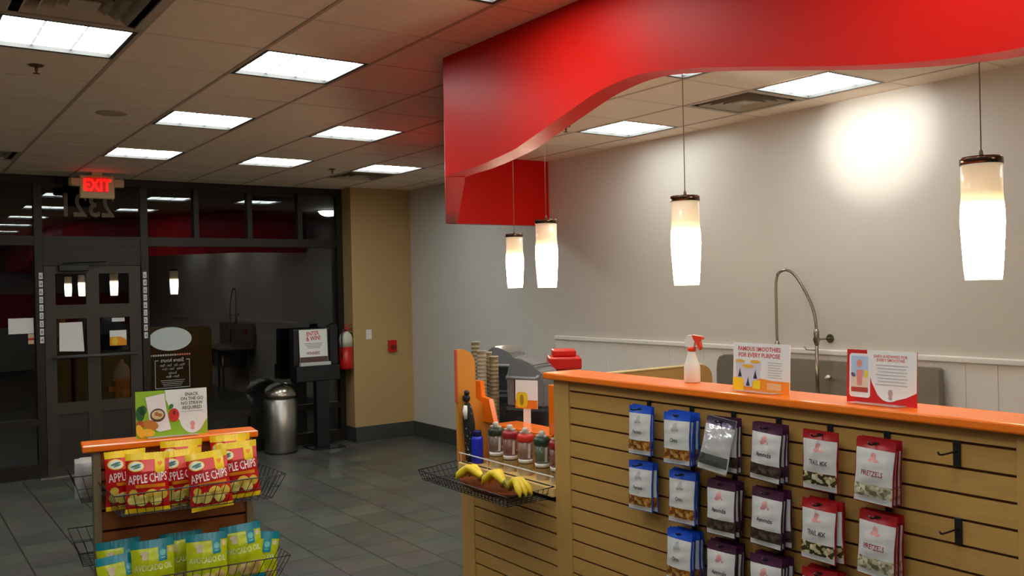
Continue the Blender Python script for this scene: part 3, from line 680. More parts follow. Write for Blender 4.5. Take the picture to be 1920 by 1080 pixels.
# wire baskets
def basket(t, rim, bot, n_long, n_side, r=0.0016, rr=0.0028, m=None):
    L = lambda a, c, k: tuple(a[i]+(c[i]-a[i])*k for i in range(3))
    b = MB(); b.tube(rim, rr, 6, closed=True); b.build('rim', m or M['blackwire'], t)
    b = MB(); b.tube(bot, r*1.2, 5, closed=True)
    mid = [L(p, q, 0.5) for p, q in zip(rim, bot)]; b.tube(mid, r, 5, closed=True)
    for k in range(4):
        n = n_long if k % 2 == 0 else n_side
        for j in range(n+1): b.wire(L(rim[k], rim[(k+1) % 4], j/n), L(bot[k], bot[(k+1) % 4], j/n), r)
    for j in range(1, n_long): b.wire(L(bot[0], bot[1], j/n_long), L(bot[3], bot[2], j/n_long), r)
    for j in range(1, n_side): b.wire(L(bot[0], bot[3], j/n_side), L(bot[1], bot[2], j/n_side), r)
    b.build('wire_mesh', m or M['blackwire'], t); return t
t = thing('wire_basket', 'shallow black wire basket of bananas hung on the counter wing', 'basket', (0, 0, 0))
basket(t, [(2.496, 4.08, .965), (2.496, 3.25, .965), (2.235, 3.25, .955), (2.235, 4.04, .955)], [(2.496, 4.03, .905), (2.496, 3.28, .905), (2.255, 3.28, .905), (2.255, 4.03, .905)], 26, 9, 0.0018, 0.003)
t = thing('fruit_tray', 'shallow rust-brown tray under the bananas in the wire basket', 'tray', (2.36, 3.55, 0.908))
MB().lathe([(0.0, 0.0), (0.07, 0.0), (0.105, 0.016), (0.118, 0.032), (0.113, 0.033), (0.1, 0.02), (0.067, 0.006), (0.0, 0.006)], n=32).build('tray', mat('rust_tray', rgb(112, 54, 18), 0.85, var=0.12, spec=0.15), t)
bpy.context.view_layer.update()
t.scale = (0.82, 2.15, 1.0)
ban = mat('banana_yellow', rgb(240, 205, 40), 0.5, var=0.08, vscale=15); bst = mat('banana_stem', rgb(150, 140, 50), 0.6)
def bananas(label, x, y, z, rz, n, spread):
    t = thing('banana_bunch', label, 'bananas', (x, y, z), (0, 0, rz), group='banana bunches in the basket'); t.scale = (1.05, 1.0, 1.0)
    for k in range(n):
        a = (k-(n-1)/2)*spread
        T = Matrix.Rotation(a, 4, 'Z') @ Matrix.Rotation((k-(n-1)/2)*0.12, 4, 'X'); pts = []; rad = []
        for q in range(11):
            s = q/10; th = -0.2+1.65*s
            pts.append((0.02+0.115*math.sin(th)*1.0+0.02*s, 0, 0.02+0.075*(1-abs(2*s-0.9))*0.75)); rad.append(0.018*min(1, (0.25+3.0*s) if s < 0.3 else (1.0 if s < 0.82 else max(0.3, (1.0-s)*5.0))))
        b = MB(T); b.tube(pts, rad, 9); b.build('banana', ban, t)
    b = MB(); b.tube([(0.035, 0, 0.025), (0.01, 0, 0.04), (-0.012, 0, 0.055)], [0.016, 0.012, 0.010], 8); b.build('stem', bst, t)
    return t
bananas('banana bunch towards the open end of the wire basket', 2.35, 3.60, 0.935, 1.75, 3, 0.3)
bananas('banana bunch in the middle of the tray', 2.345, 3.41, 0.937, 1.5, 3, 0.28)
bananas('banana bunch at the counter end of the wire basket', 2.34, 3.40, 0.935, -1.62, 3, 0.22)

# ------------------------------------------------------------ hooks and hanging pouches
def bag_surface(w_, h_, bulge, seed, top=0.16, bot=0.09):
    rnd = random.Random(seed); ph = [rnd.uniform(0, 6.3) for _ in range(4)]
    def S(x, z):            # z from 0 (top) to -h_
        u = min(1, abs(2*x/w_)); v = -z/h_
        a = max(0.0, 1-u**2.4)
        q = 0.0 if v < top*0.6 or v > 1-bot*0.6 else math.sin(PI*min(1, max(0, (v-top*0.6)/(1-top*0.6-bot*0.6))))**0.6
        wr = 0.0016*math.sin(23*x/w_+ph[0]+3*v)*a+0.0012*math.sin(31*v+ph[1]+4*x/w_)*a
        return -(bulge*a*q+wr*(0.4+q))
    return S
def pouch(name, label, kind, S, w_, h_, mats):
    t = thing(name, label, 'snack pouch')
    body, panel, window, ink, logo, header = mats
    b = MB(); fr = lambda x, z: (x*(1-0.02*math.sin(9*z/h_)), S(x, z)-0.0012, z); bk = lambda x, z: (x*(1-0.02*math.sin(9*z/h_)), -S(x, z)*0.6+0.0012, z)
    b.sheet(-w_/2, w_/2, -h_, 0, 10, 16, fr); b.sheet(-w_/2, w_/2, -h_, 0, 10, 16, bk)
    for x in (-w_/2, w_/2): b.face([fr(x, 0), bk(x, 0), bk(x, -h_), fr(x, -h_)])
    b.build('pouch_body', body, t)
    d = lambda e: (lambda x, z: (x*(1-0.02*math.sin(9*z/h_)), S(x, z)-0.0012-e, z))
    hd = MB().sheet(-w_*0.5, w_*0.5, -h_*0.155, -0.001, 10, 4, d(0.0014)).build('header_strip', header, t)
    fp = MB().sheet(-w_*0.478, w_*0.478, -h_*0.70, -h_*0.155, 10, 10, d(0.0014)).build('front_panel', panel, t)
    MB().sheet(-w_*0.478, w_*0.478, -h_*0.90, -h_*0.70, 10, 5, d(0.0014)).build('contents_window', window, t)
    MB().sheet(-w_*0.478, w_*0.478, -h_*0.985, -h_*0.90, 10, 3, d(0.0014)).build('lower_seal', panel, t)
    if kind:
        MB().text(kind, 0.021, 0, -h_*0.565, d(0.0024), bold=0.02, sx=0.85*min(1, 7.5/len(kind))).build('lettering', ink, fp)
        b = MB(); b.disc(0, -h_*0.27, 0.010, 0.013, d(0.0022)); b.disc(-0.008, -h_*0.325, 0.008, 0.006, d(0.0022)); b.disc(0.009, -h_*0.325, 0.010, 0.005, d(0.0022)); b.build('logo', logo, fp)
    MB().disc(0, -0.012, 0.012, 0.0035, d(0.0024)).build('hang_slot', M['black'], hd)
    return t
def crumbs(name, c):
    m = bpy.data.materials.new(name); m.use_nodes = True; nt = m.node_tree; b_ = nt.nodes['Principled BSDF']
    tc = nt.nodes.new('ShaderNodeTexCoord'); v = nt.nodes.new('ShaderNodeTexVoronoi'); v.inputs['Scale'].default_value = 85
    r = nt.nodes.new('ShaderNodeValToRGB'); r.color_ramp.interpolation = 'CONSTANT'
    e = r.color_ramp.elements; e[0].position = 0; e[0].color = c[0]; e[1].position = 0.3; e[1].color = c[1]
    for p, k in ((0.55, c[2]), (0.8, c[3])): q = e.new(p); q.color = k
    s = nt.nodes.new('ShaderNodeSeparateColor'); nt.links.new(tc.outputs['Object'], v.inputs['Vector']); nt.links.new(v.outputs['Color'], s.inputs[0]); nt.links.new(s.outputs[0], r.inputs[0]); nt.links.new(r.outputs[0], b_.inputs['Base Color']); b_.inputs['Roughness'].default_value = 0.3
    return m
panel_w = mat('pouch_white', rgb(212, 208, 204), 0.3, var=0.03, vscale=20)
cont = {'gran': crumbs('golden_granola', (rgb(150, 90, 30), rgb(186, 122, 44), rgb(120, 66, 24), rgb(206, 160, 90))),
        'alm': crumbs('dark_almonds', (rgb(66, 48, 40), rgb(84, 62, 50), rgb(52, 38, 34), rgb(98, 78, 62))),
        'trail': crumbs('trail_mix', (rgb(70, 48, 30), rgb(190, 170, 120), rgb(60, 62, 34), rgb(226, 214, 180))),
        'pretz': crumbs('pale_pretzels', (rgb(190, 178, 150), rgb(160, 150, 118), rgb(214, 204, 180), rgb(128, 122, 92)))}
blue = mat('pouch_blue', rgb(28, 78, 190), 0.35); purp = mat('pouch_purple', rgb(70, 28, 56), 0.35); redb = mat('pouch_red', rgb(158, 18, 26), 0.35)
ink_g = mat('ink_grey_green', rgb(96, 110, 100), 0.6); ink_p = mat('ink_plum', rgb(92, 64, 76), 0.6); ink_k = mat('ink_dark', rgb(88, 60, 62), 0.6); ink_r = mat('ink_berry', rgb(150, 52, 72), 0.6)
logo_m = mat('logo_pink', rgb(224, 150, 150), 0.6); logo_g = mat('logo_grey', rgb(170, 170, 166), 0.6)
foil = mat('silver_foil', rgb(226, 224, 224), 0.18, 0.45, bump=0.5, bscale=28, spec=0.9)
PW, PH = 0.128, 0.192
KINDS = {'b1': ('blue-topped pouch', 'Pecans', blue, cont['gran'], ink_g, logo_g), 'b2': ('blue-topped pouch', 'Oats', blue, cont['gran'], ink_g, logo_g),
         'p': ('purple-topped pouch', 'Almonds', purp, cont['alm'], ink_p, logo_m), 'r': ('red-topped trail mix pouch', 'TRAIL MIX', redb, cont['trail'], ink_k, logo_m),
         'z': ('red-topped pretzel pouch', 'PRETZELS', redb, cont['pretz'], ink_r, logo_m)}
PROTO = {}
def get_pouch(k, label, loc, rot, group):
    if k not in PROTO:
        if k == 's':
            o = pouch('snack_pouch', label, None, bag_surface(PW, PH, 0.02, 99), PW, PH, (foil, foil, mat('foil_window', rgb(120, 126, 122), 0.15, 0.7, bump=0.8, bscale=35), ink_p, logo_m, mat('foil_dark_header', rgb(92, 78, 98), 0.25, 0.6)))
        else:
            nm, txt, body, win_, ink, lg = KINDS[k]
            o = pouch('snack_pouch', label, txt, bag_surface(PW, PH, 0.015, hash_seed(k)), PW, PH, (body, panel_w, win_, ink, lg, body))
        PROTO[k] = o; o.location = loc; o.rotation_euler = rot; o['group'] = group; return o
    return dup(PROTO[k], loc, rot, label, group)
def hash_seed(k): return sum(ord(c)*7 for c in k)
def hook(label, y, zg):
    t = thing('slatwall_hook', label, 'hook', (CX, y, zg), group='black slatwall hooks')
    MB().box(-0.0065, -0.011, -0.07, -0.0005, 0.011, 0.006, bev=0.002, seg=1).build('plate', M['black'], t)
    b = MB(); b.tube([(-0.006, 0, -0.026), (-0.085, 0.0, -0.026), (-0.095, 0, -0.024), (-0.102, 0, -0.016)], 0.0028, 7); b.build('peg', M['black'], t)
    return t
ORD = ['foremost', 'second from front', 'third from front', 'fourth from front']
COLN = ['first', 'second', 'third', 'fourth', 'fifth', 'sixth', 'last']
ROWN = ['top', 'middle', 'lowest']
HY = [2.62, 2.39, 2.187, 1.99, 1.787, 1.587, 1.371]; HZ = [G0, G0-3*GP, G0-6*GP]
STOCK = [[('b1', 2), ('b2', 4), ('s', 3), ('p', 3), ('r', 1), ('z', 3), None], [('b1', 2), ('b2', 3), ('p', 4), ('p', 3), ('r', 3), ('z', 3), None], [None, ('b2', 4), ('p', 4), ('p', 4), ('r', 3), None, None]]
rnd = random.Random(3); hk = None
for ri, row in enumerate(STOCK):
    for ci, st in enumerate(row):
        if st is None and not (ci == 6 and ri < 2): continue
        lab = 'empty black hook with bare peg, %s of the two beyond the pretzels' % ('upper' if ri == 0 else 'lower') if st is None else 'black hook on %s row, %s column from the bottle shelf' % (ROWN[ri], COLN[ci])
        if hk is None: hk = hook(lab, HY[ci], HZ[ri])
        else: dup(hk, (CX, HY[ci], HZ[ri]), label=lab)
        if st is None: continue
        k, n = st
        for q in range(n):
            x = CX-0.030-0.0165*(n-1-q); x = x if n > 1 else CX-0.045
            kk = 'p' if (k == 's' and q > 0) else k
            what = 'silver foil-backed pouch' if kk == 's' else KINDS[kk][0]
            lab = '%s, %s on %s hook of %s column from bottle shelf' % (what, ORD[q], ROWN[ri], COLN[ci]) if n > 1 else '%s alone on %s hook of %s column from bottle shelf' % (what, ROWN[ri], COLN[ci])
            tilt = rnd.uniform(-0.05, 0.05); lean = -0.02-0.02*rnd.random(); yaw = rnd.uniform(-0.06, 0.06)
            if q == 0 and n > 1: lean -= 0.05
            if kk == 's': tilt, lean = 0.10, -0.22
            get_pouch(kk, lab, (x, HY[ci]+rnd.uniform(-0.006, 0.006)+0.004*(n-1-q)*0, HZ[ri]-0.012), (lean, tilt, -PI/2+yaw), 'snack pouches on the slatwall')

# ------------------------------------------------------------ snack rack
RT = -0.1283; RO = Vector((0.60, 3.61, 0))
def rk(x, y, z): return (RO.x+x*math.cos(RT)-y*math.sin(RT), RO.y+x*math.sin(RT)+y*math.cos(RT), z)
t = thing('snack_rack', 'two-sided slatwall rack with narrow orange top standing on the tiles', 'display rack', tuple(RO), (0, 0, RT))
for sx in (0.036, 0.586): MB().box(sx, 0.012, 0.03, sx+0.028, 0.11, 1.302, bev=0.002, seg=1).build('upright', mat('grey_brown_upright', rgb(136, 118, 88), 0.5), t)
for nm, ya, yb in (('front', 0.020, 0.032), ('rear', 0.09, 0.102)):
    b = MB(); zt = 1.302
    for k in range(17):
        b.box(0.064, ya, zt-0.0762*(k+1)+0.009, 0.586, yb, zt-0.0762*k); 
    b.box(0.064, 0.03, 0.03, 0.586, 0.092, 1.30, 1)
    b.build('slat_panel', [M['rack_slat'], mat('rack_groove', rgb(60, 32, 18), 0.8)], t)
MB().box(0.0, -0.005, 1.302, 0.635, 0.128, 1.328, bev=0.005).build('top', M['orange'], t)
for sx in (0.03, 0.58): MB().box(sx, -0.2, 0.0, sx+0.04, 0.32, 0.035, bev=0.004).build('foot', M['black'], t)
def rbasket(label, rim, bot, rot=False):
    t = thing('wire_basket', label, 'basket', tuple(RO), (0, 0, RT), group='black wire baskets on the snack rack')
    basket(t, rim, bot, 19, 8, 0.0013, 0.0024); return t
rbasket('upper black wire basket holding red apple chip bags', [(.05, .018, 1.19), (.625, .018, 1.20), (.69, -.22, 1.185), (.09, -.22, 1.175)], [(.075, .016, 1.092), (.60, .016, 1.092), (.645, -.175, 1.092), (.115, -.175, 1.092)])
rbasket('lower black wire basket holding green avocado chip bags', [(.05, .018, .885), (.67, .018, .885), (.70, -.22, .875), (.09, -.22, .872)], [(.075, .016, .765), (.62, .016, .765), (.65, -.175, .765), (.115, -.175, .765)])
rbasket('upper black wire basket on the rear of the rack with white bags', [(-.045, .34, 1.20), (.58, .34, 1.20), (.60, .104, 1.20), (-.03, .104, 1.20)], [(-.005, .30, 1.10), (.55, .30, 1.10), (.57, .106, 1.10), (-.0, .106, 1.10)])
rbasket('lower black wire basket on the rear of the rack, empty', [(-.045, .34, .955), (.58, .34, .955), (.60, .104, .955), (-.03, .104, .955)], [(-.005, .30, .86), (.55, .30, .86), (.57, .106, .86), (-.0, .106, .86)])

BW, BH = 0.152, 0.212
cr_red = mat('chip_bag_red', rgb(196, 16, 22), 0.28, var=0.05, vscale=14); cr_yel = mat('chip_bag_yellow', rgb(246, 206, 16), 0.3); cr_pink = mat('chip_bag_coral', rgb(226, 74, 72), 0.3)
cr_org = mat('chip_bag_orange', rgb(240, 140, 20), 0.35); chip1 = mat('chip_cream', rgb(236, 220, 120), 0.5, var=0.12, vscale=40); chip2 = mat('chip_gold', rgb(222, 186, 66), 0.5, var=0.12, vscale=40)
lg_w = mat('bag_logo_white', rgb(240, 240, 226), 0.4); lg_g = mat('bag_logo_green', rgb(86, 134, 118), 0.5); txt_w = mat('bag_text_white', rgb(246, 226, 222), 0.4)
def chip_bag(kind, label, seed):
    S = bag_surface(BW, BH, 0.028, seed, 0.13, 0.10)
    t = thing('chip_bag', label, 'chip bag')
    wob = lambda x, z: x*(1-0.05*math.sin(PI*min(1, max(0, -z/BH))))
    fr = lambda x, z: (wob(x, z), S(x, z)-0.001, z); bk = lambda x, z: (wob(x, z), -0.8*S(x, z)+0.001, z)
    d = lambda e: (lambda x, z: (wob(x, z), S(x, z)-0.001-e, z))
    body = cr_red if kind == 'apple' else gr_lime
    b = MB(); b.sheet(-BW/2, BW/2, -BH, 0, 14, 20, fr); b.sheet(-BW/2, BW/2, -BH, 0, 14, 20, bk)
    b.build('bag_body', body, t)
    def strip(z0, z1, m, nm):
        b = MB(); n = 26; e = d(0.0008); g = []
        top = [e(-BW/2+BW*k/n, z1+(0.0018 if k % 2 else 0) if z1 > -0.01 else z1) for k in range(n+1)]; bot_ = [e(-BW/2+BW*k/n, z0) for k in range(n+1)]
        for k in range(n): b.face([bot_[k], bot_[k+1], top[k+1], top[k]])
        bb = lambda p: (p[0], -p[1], p[2])
        for k in range(n): b.face([bb(bot_[k]), bb(bot_[k+1]), bb(top[k+1]), bb(top[k])])
        b.build(nm, m, t)
    if kind == 'apple':
        strip(-0.024, 0.0, cr_yel, 'top_seal'); strip(-BH, -BH+0.016, cr_yel, 'bottom_seal')
        MB().sheet(-0.022, BW*0.5, -0.066, -0.024, 8, 4, d(0.0008)).build('flavour_panel', cr_pink, t)
        b = MB(); b.sheet(0.024, 0.060, -0.066, -0.022, 5, 5, d(0.0014)); b.disc(0.042, -0.066, 0.018, 0.008, d(0.0014)); ht = b.build('heart_tab', cr_yel, t)
        b = MB(); b.disc(0.038, -0.038, 0.005, 0.006, d(0.002)); b.disc(0.046, -0.038, 0.005, 0.006, d(0.002)); b.poly([(0.0335, -0.040), (0.0505, -0.040), (0.042, -0.051)], d(0.0021)); b.build('heart', cr_org, ht)
        b = MB(); b.disc(-0.042, -0.046, 0.028, 0.019, d(0.0014), 1); b.disc(-0.042, -0.046, 0.0245, 0.0155, d(0.002), 0); b.disc(-0.042, -0.044, 0.018, 0.0045, d(0.0026), 2, rot=0.25); b.disc(-0.038, -0.051, 0.014, 0.003, d(0.0026), 2, rot=0.25)
        b.build('logo', [lg_w, cr_yel, lg_g], t)
        MB().text('APPLE CHIPS', 0.044, -0.0, -0.105, d(0.0018), bold=0.014, sx=0.56, rot=0.06).build('lettering', txt_w, t)
        MB().sheet(-0.045, 0.062, -0.124, -0.112, 8, 2, d(0.0012)).build('orange_band', cr_org, t)
        b = MB()
        for q, (x, z, r, m_) in enumerate(((-0.05, -0.165, 0.020, 0), (0.052, -0.15, 0.019, 1), (0.012, -0.152, 0.024, 1), (-0.022, -0.168, 0.022, 0), (0.028, -0.172, 0.020, 0), (-0.052, -0.14, 0.014, 1))): b.disc(x, z, r, r*0.95, d(0.0013+0.0005*q), m_, n=16)
        b.build('chips_picture', [chip1, chip2], t)
    else:
        strip(-0.026, 0.0, gr_teal, 'top_seal'); strip(-BH, -BH+0.014, gr_teal, 'bottom_seal')
        b = MB(); b.sheet(0.018, 0.05, -0.075, -0.026, 4, 5, d(0.0012)); tt = b.build('teal_tab', gr_teal, t)
        b = MB(); b.disc(0.034, -0.046, 0.011, 0.011, d(0.0018), 0); b.sheet(0.026, 0.042, -0.066, -0.061, 2, 1, d(0.0018)); b.build('tab_emblem', gr_pale, tt)
        b = MB(); b.disc(-0.03, -0.043, 0.015, 0.006, d(0.0014), 0); b.sheet(-0.040, -0.020, -0.066, -0.046, 3, 3, d(0.0014)); b.build('logo', mat('logo_blush', rgb(226, 204, 170), 0.5), t); MB().disc(0.062, -0.04, 0.007, 0.01, d(0.0014)).build('badge', mat('logo_blush', rgb(226, 204, 170), 0.5), t)
        MB().text('AVOCADO OIL', 0.030, -0.0, -0.104, d(0.0016), bold=0.012, sx=0.66).build('lettering', mat('bag_text_pale', rgb(232, 240, 180), 0.4), t)
        b = MB()
        for q, (x, z, r, m_) in enumerate(((-0.045, -0.16, 0.021, 0), (0.045, -0.155, 0.02, 1), (0.0, -0.165, 0.025, 0), (0.03, -0.175, 0.018, 1))): b.disc(x, z, r, r*0.95, d(0.0013+0.0005*q), m_, n=16)
        b.build('chips_picture', [mat('chip_peach', rgb(222, 196, 130), 0.5), mat('chip_tan', rgb(206, 170, 100), 0.5)], t)
    return t
gr_lime = mat('chip_bag_lime', rgb(196, 206, 22), 0.28, var=0.05, vscale=14); gr_teal = mat('chip_bag_teal', rgb(10, 134, 150), 0.3); gr_pale = mat('teal_pale', rgb(110, 190, 186), 0.4)
APP = [  # x, y, ztop, lean, tilt, yaw
 (0.415, -0.130, 1.283, 0.20, -0.07, 0.02, 'red apple chips bag leaning foremost in the middle, lettering tilted upward'),
 (0.142, -0.045, 1.304, 0.10, 0.02, 0.30, 'red apple chips bag at the outer post, mostly covered by the next bag'),
 (0.212, -0.125, 1.300, 0.14, 0.03, 0.0, 'red apple chips bag in front beside the outer post, top shaded by orange ledge'),
 (0.335, -0.065, 1.290, 0.10, -0.02, 0.10, 'red apple chips bag tucked behind the two front bags'),
 (0.340, -0.042, 1.322, 0.06, 0.01, 0.0, 'apple chips bag at the back showing only its yellow top seal'),
 (0.532, -0.095, 1.303, 0.15, -0.05, -0.05, 'red apple chips bag in front at the bin side of the basket'),
 (0.520, -0.042, 1.326, 0.06, 0.0, 0.0, 'apple chips bag behind the bin side bag, yellow seal above it')]
GRN = [
 (0.222, -0.120, 0.978, 0.12, 0.0, 0.02, 'green avocado chip bag in front below the shaded apple chips'),
 (0.412, -0.125, 0.976, 0.14, 0.02, 0.0, 'green avocado chip bag with creased corner below the tilted apple chips'),
 (0.540, -0.095, 0.984, 0.12, -0.07, -0.03, 'green avocado chip bag overlapping behind the creased one'),
 (0.622, -0.070, 0.940, 0.10, 0.08, -0.35, 'green avocado chip bag turned at the basket end by the aisle'),
 (0.105, -0.105, 0.938, 0.14, -0.05, 0.15, 'green avocado chip bag set low beside the outer post'),
 (0.112, -0.035, 0.973, 0.06, -0.04, 0.0, 'green avocado chip bag at the back beside the outer post'),
 (0.332, -0.040, 0.972, 0.06, 0.0, 0.0, 'green avocado chip bag glimpsed in the gap between two front bags')]
for kind, rows, grp in (('apple', APP, 'apple chip bags in the upper basket'), ('avo', GRN, 'avocado chip bags in the lower basket')):
    pr = None
    for (x, y, z, lean, tilt, yaw, lab) in rows:
        loc = rk(x, y+0.012, z); rot = (-lean, tilt, RT+yaw)
        if pr is None: pr = chip_bag(kind, lab, 5 if kind == 'apple' else 11); pr.location = loc; pr.rotation_euler = rot; pr['group'] = grp
        else: dup(pr, loc, rot, lab, grp)
def white_bag(label, x, y, z, yaw):
    S = bag_surface(0.11, 0.15, 0.02, 31); t = thing('snack_bag', label, 'snack bag', rk(x, y, z), (-0.05, 0.04, RT+yaw), group='white bags in the rear basket')
    b = MB(); b.sheet(-.055, .055, -.15, 0, 10, 12, lambda x, z: (x, S(x, z)-.001, z)); b.sheet(-.055, .055, -.15, 0, 10, 12, lambda x, z: (x, -S(x, z)+.001, z)); b.build('bag_body', mat('white_foil_bag', rgb(186, 186, 190), 0.35, var=0.08, vscale=18), t)
    MB().sheet(-.055, .055, -.02, 0, 10, 2, lambda x, z: (x, S(x, z)-.002, z)).build('top_seal', M['white'], t)
white_bag('white snack bag at the outer end of the rear rack basket', 0.028, 0.19, 1.255, 0.5)
white_bag('white snack bag behind the first in the rear rack basket', 0.055, 0.26, 1.245, 0.2)

# ------------------------------------------------------------ card signs
def arc(cx, cz, rx, rz, a0, a1, n=14): return [(cx+rx*math.cos(a0+(a1-a0)*k/n), cz+rz*math.sin(a0+(a1-a0)*k/n)) for k in range(n+1)]
def sign_base(label, loc, rot, W, Hh, front):
    t = thing('card_sign', label, 'sign', loc, rot, group='small card signs in clear holders')
    MB().box(-W/2, 0, 0, W/2, 0.003, Hh).build('card', front, t)
    MB().box(-W*0.36, -0.045, 0, W*0.36, 0.0, 0.003, bev=0.001, seg=1).build('holder_foot', mat('clear_foot', rgb(222, 214, 206), 0.15, alpha=0.55), t)
    return t
def P(e): return lambda u, v: (u, -e, v)
W, Hh = 0.262, 0.178
sg = mat('sign_green', rgb(146, 186, 40), 0.5)
t = sign_base('green and white snack sign standing on the orange rack top', rk(0.322, 0.062, 1.328), (-0.06, 0, RT), W, Hh, sg)
b = MB(); xw = -W/2+W*0.41
b.poly([(xw, Hh), (xw+0.002, Hh*0.8), (xw+0.028, Hh*0.45)]+arc(W*0.285, Hh*0.40, W*0.185, Hh*0.37, PI*1.06, PI*1.85)+[(W/2, Hh*0.33), (W/2, Hh)], P(0.0008)); b.build('white_field', M['paper'], t)
b = MB(); b.poly([(-W*0.365, Hh*0.87), (-W*0.10, Hh*0.93), (-W*0.08, Hh*0.6), (-W*0.02, Hh*0.14), (-W*0.18, Hh*0.11), (-W*0.31, Hh*0.22), (-W*0.33, Hh*0.55)], P(0.0014)); b.build('bag_picture', mat('print_bag', rgb(238, 228, 226), 0.6), t)
b = MB(); b.disc(-W*0.20, Hh*0.47, W*0.105, Hh*0.145, P(0.002), 0); b.disc(-W*0.20, Hh*0.48, W*0.085, Hh*0.10, P(0.0024), 1); b.disc(-W*0.215, Hh*0.5, W*0.03, Hh*0.045, P(0.0028), 2); b.disc(-W*0.17, Hh*0.47, W*0.03, Hh*0.04, P(0.0028), 2)
b.build('bowl_picture', [mat('print_bowl', rgb(92, 60, 44), 0.6), mat('print_cream', rgb(216, 192, 150), 0.6), mat('print_ochre', rgb(178, 110, 50), 0.6)], t)
b = MB(); b.disc(W*0.025, Hh*0.45, W*0.075, Hh*0.145, P(0.0022), 0); b.disc(W*0.03, Hh*0.5, W*0.022, Hh*0.045, P(0.0027), 1); b.disc(-W*0.01, Hh*0.64, W*0.03, Hh*0.055, P(0.0025), 2, rot=-0.5); b.build('pepper_picture', [mat('print_red', rgb(212, 46, 34), 0.6), mat('print_darkred', rgb(130, 24, 22), 0.6), mat('print_leaf', rgb(52, 120, 50), 0.6)], t)
b = MB(); b.disc(-W*0.44, Hh*0.52, W*0.06, Hh*0.16, P(0.0012), 0); b.disc(-W*0.40, Hh*0.60, W*0.05, Hh*0.1, P(0.0012), 0); b.disc(-W*0.44, Hh*0.3, W*0.055, Hh*0.08, P(0.0013), 1); b.disc(-W*0.30, Hh*0.27, W*0.11, Hh*0.10, P(0.0018), 2, rot=-0.35); b.disc(-W*0.445, Hh*0.15, W*0.05, Hh*0.15, P(0.0019), 3, rot=0.3); b.disc(-W*0.34, Hh*0.11, W*0.10, Hh*0.085, P(0.002), 3, rot=-0.2)
b.build('vegetable_picture', [mat('print_green', rgb(36, 92, 40), 0.6), mat('print_rust', rgb(170, 80, 40), 0.6), mat('print_potato', rgb(190, 120, 44), 0.6), mat('print_yellow', rgb(240, 186, 36), 0.6)], t)
b = MB()
for k, s_ in enumerate(('SNACK', 'ON THE GO', 'NO STRAW', 'REQUIRED')): b.text(s_, 0.0175, W*0.285, Hh*(0.85-0.098*k), P(0.0016), bold=0.02, sx=0.88)
b.build('lettering', mat('print_olive', rgb(86, 92, 66), 0.6), t)
b = MB(); b.poly([(W*0.13, Hh*0.515), (W*0.44, Hh*0.515), (W*0.44, Hh*0.503), (W*0.13, Hh*0.503)], P(0.0016)); b.build('small_print', mat('grey_print2', rgb(176, 172, 168), 0.7), t)
b = MB(); b.disc(W*0.285, Hh*0.23, 0.009, 0.011, P(0.0016)); b.build('logo', logo_m, t); b = MB(); b.disc(W*0.285, Hh*0.14, 0.007, 0.008, P(0.0016)); b.build('logo_wording', logo_m, t)

W, Hh = 0.25, 0.172
t = sign_base('white smoothie sign with three printed cups on the orange ledge', (2.555, 2.113, 1.4855), (-0.05, 0, -PI/2+0.0), W, Hh, M['paper'])
red_p = mat('print_pinkred', rgb(214, 84, 84), 0.6)
b = MB(); b.text('FAMOUS SMOOTHIES', 0.0215, -0.008, Hh*0.84, P(0.0008), bold=0.02, sx=0.92); b.text('FOR EVERY PURPOSE', 0.0215, -0.008, Hh*0.71, P(0.0008), bold=0.02, sx=0.92); b.build('heading', red_p, t)
b = MB(); b.poly([(-W/2, 0), (W/2, 0), (W/2, Hh*0.25), (W*0.2, Hh*0.25), (0, Hh*0.28), (-W*0.12, Hh*0.2), (-W/2, Hh*0.27)], P(0.0008)); b.build('orange_field', mat('print_orange', rgb(242, 140, 30), 0.6), t)
b = MB(); b.poly([(-W/2, 0), (-W*0.3, 0), (-W*0.31, Hh*0.25), (-W/2, Hh*0.27)], P(0.0012), 0); b.poly([(-W*0.14, 0.01), (-W*0.01, 0.01), (0, Hh*0.24), (-W*0.13, Hh*0.22)], P(0.0012), 0); b.build('yellow_blocks', mat('print_sun', rgb(246, 204, 20), 0.6), t)
b = MB()
for x, z, s_, e in ((-W*0.37, Hh*0.27, 0.85, 0.0013), (-W*0.09, Hh*0.25, 0.9, 0.0014), (-W*0.22, Hh*0.09, 1.05, 0.0017)):
    h_ = 0.07*s_; b.poly([(x-0.017*s_, z), (x+0.017*s_, z), (x+0.026*s_, z+h_), (x-0.026*s_, z+h_)], P(e), 0)
    b.disc(x, z+h_, 0.026*s_, 0.007*s_, P(e+0.0003), 1)
    b.poly([(x-0.009, z+0.003), (x+0.009, z+0.003), (x+0.003, z+0.022), (x+0.001, z+0.036), (x-0.003, z+0.022)], P(e+0.0004), 2)
b.build('cup_pictures', [mat('print_cup', rgb(206, 204, 216), 0.6), mat('print_smoothie', rgb(226, 176, 60), 0.6), mat('print_shadow_figure', rgb(40, 36, 56), 0.6)], t)
b = MB()
for k in range(7): b.poly([(W*0.12+0.004*(k % 2), Hh*(0.62-0.05*k)), (W*0.38-0.004*(k % 3), Hh*(0.62-0.05*k)), (W*0.38-0.004*(k % 3), Hh*(0.605-0.05*k)), (W*0.12+0.004*(k % 2), Hh*(0.605-0.05*k))], P(0.0008))
b.build('small_print', mat('grey_print3', rgb(190, 186, 190), 0.7), t)
b = MB(); b.poly([(W*0.12, Hh*0.06), (W*0.36, Hh*0.06), (W*0.36, Hh*0.2), (W*0.12, Hh*0.2)], P(0.0012)); b.build('peach_box', mat('print_peach', rgb(238, 176, 120), 0.6), t)

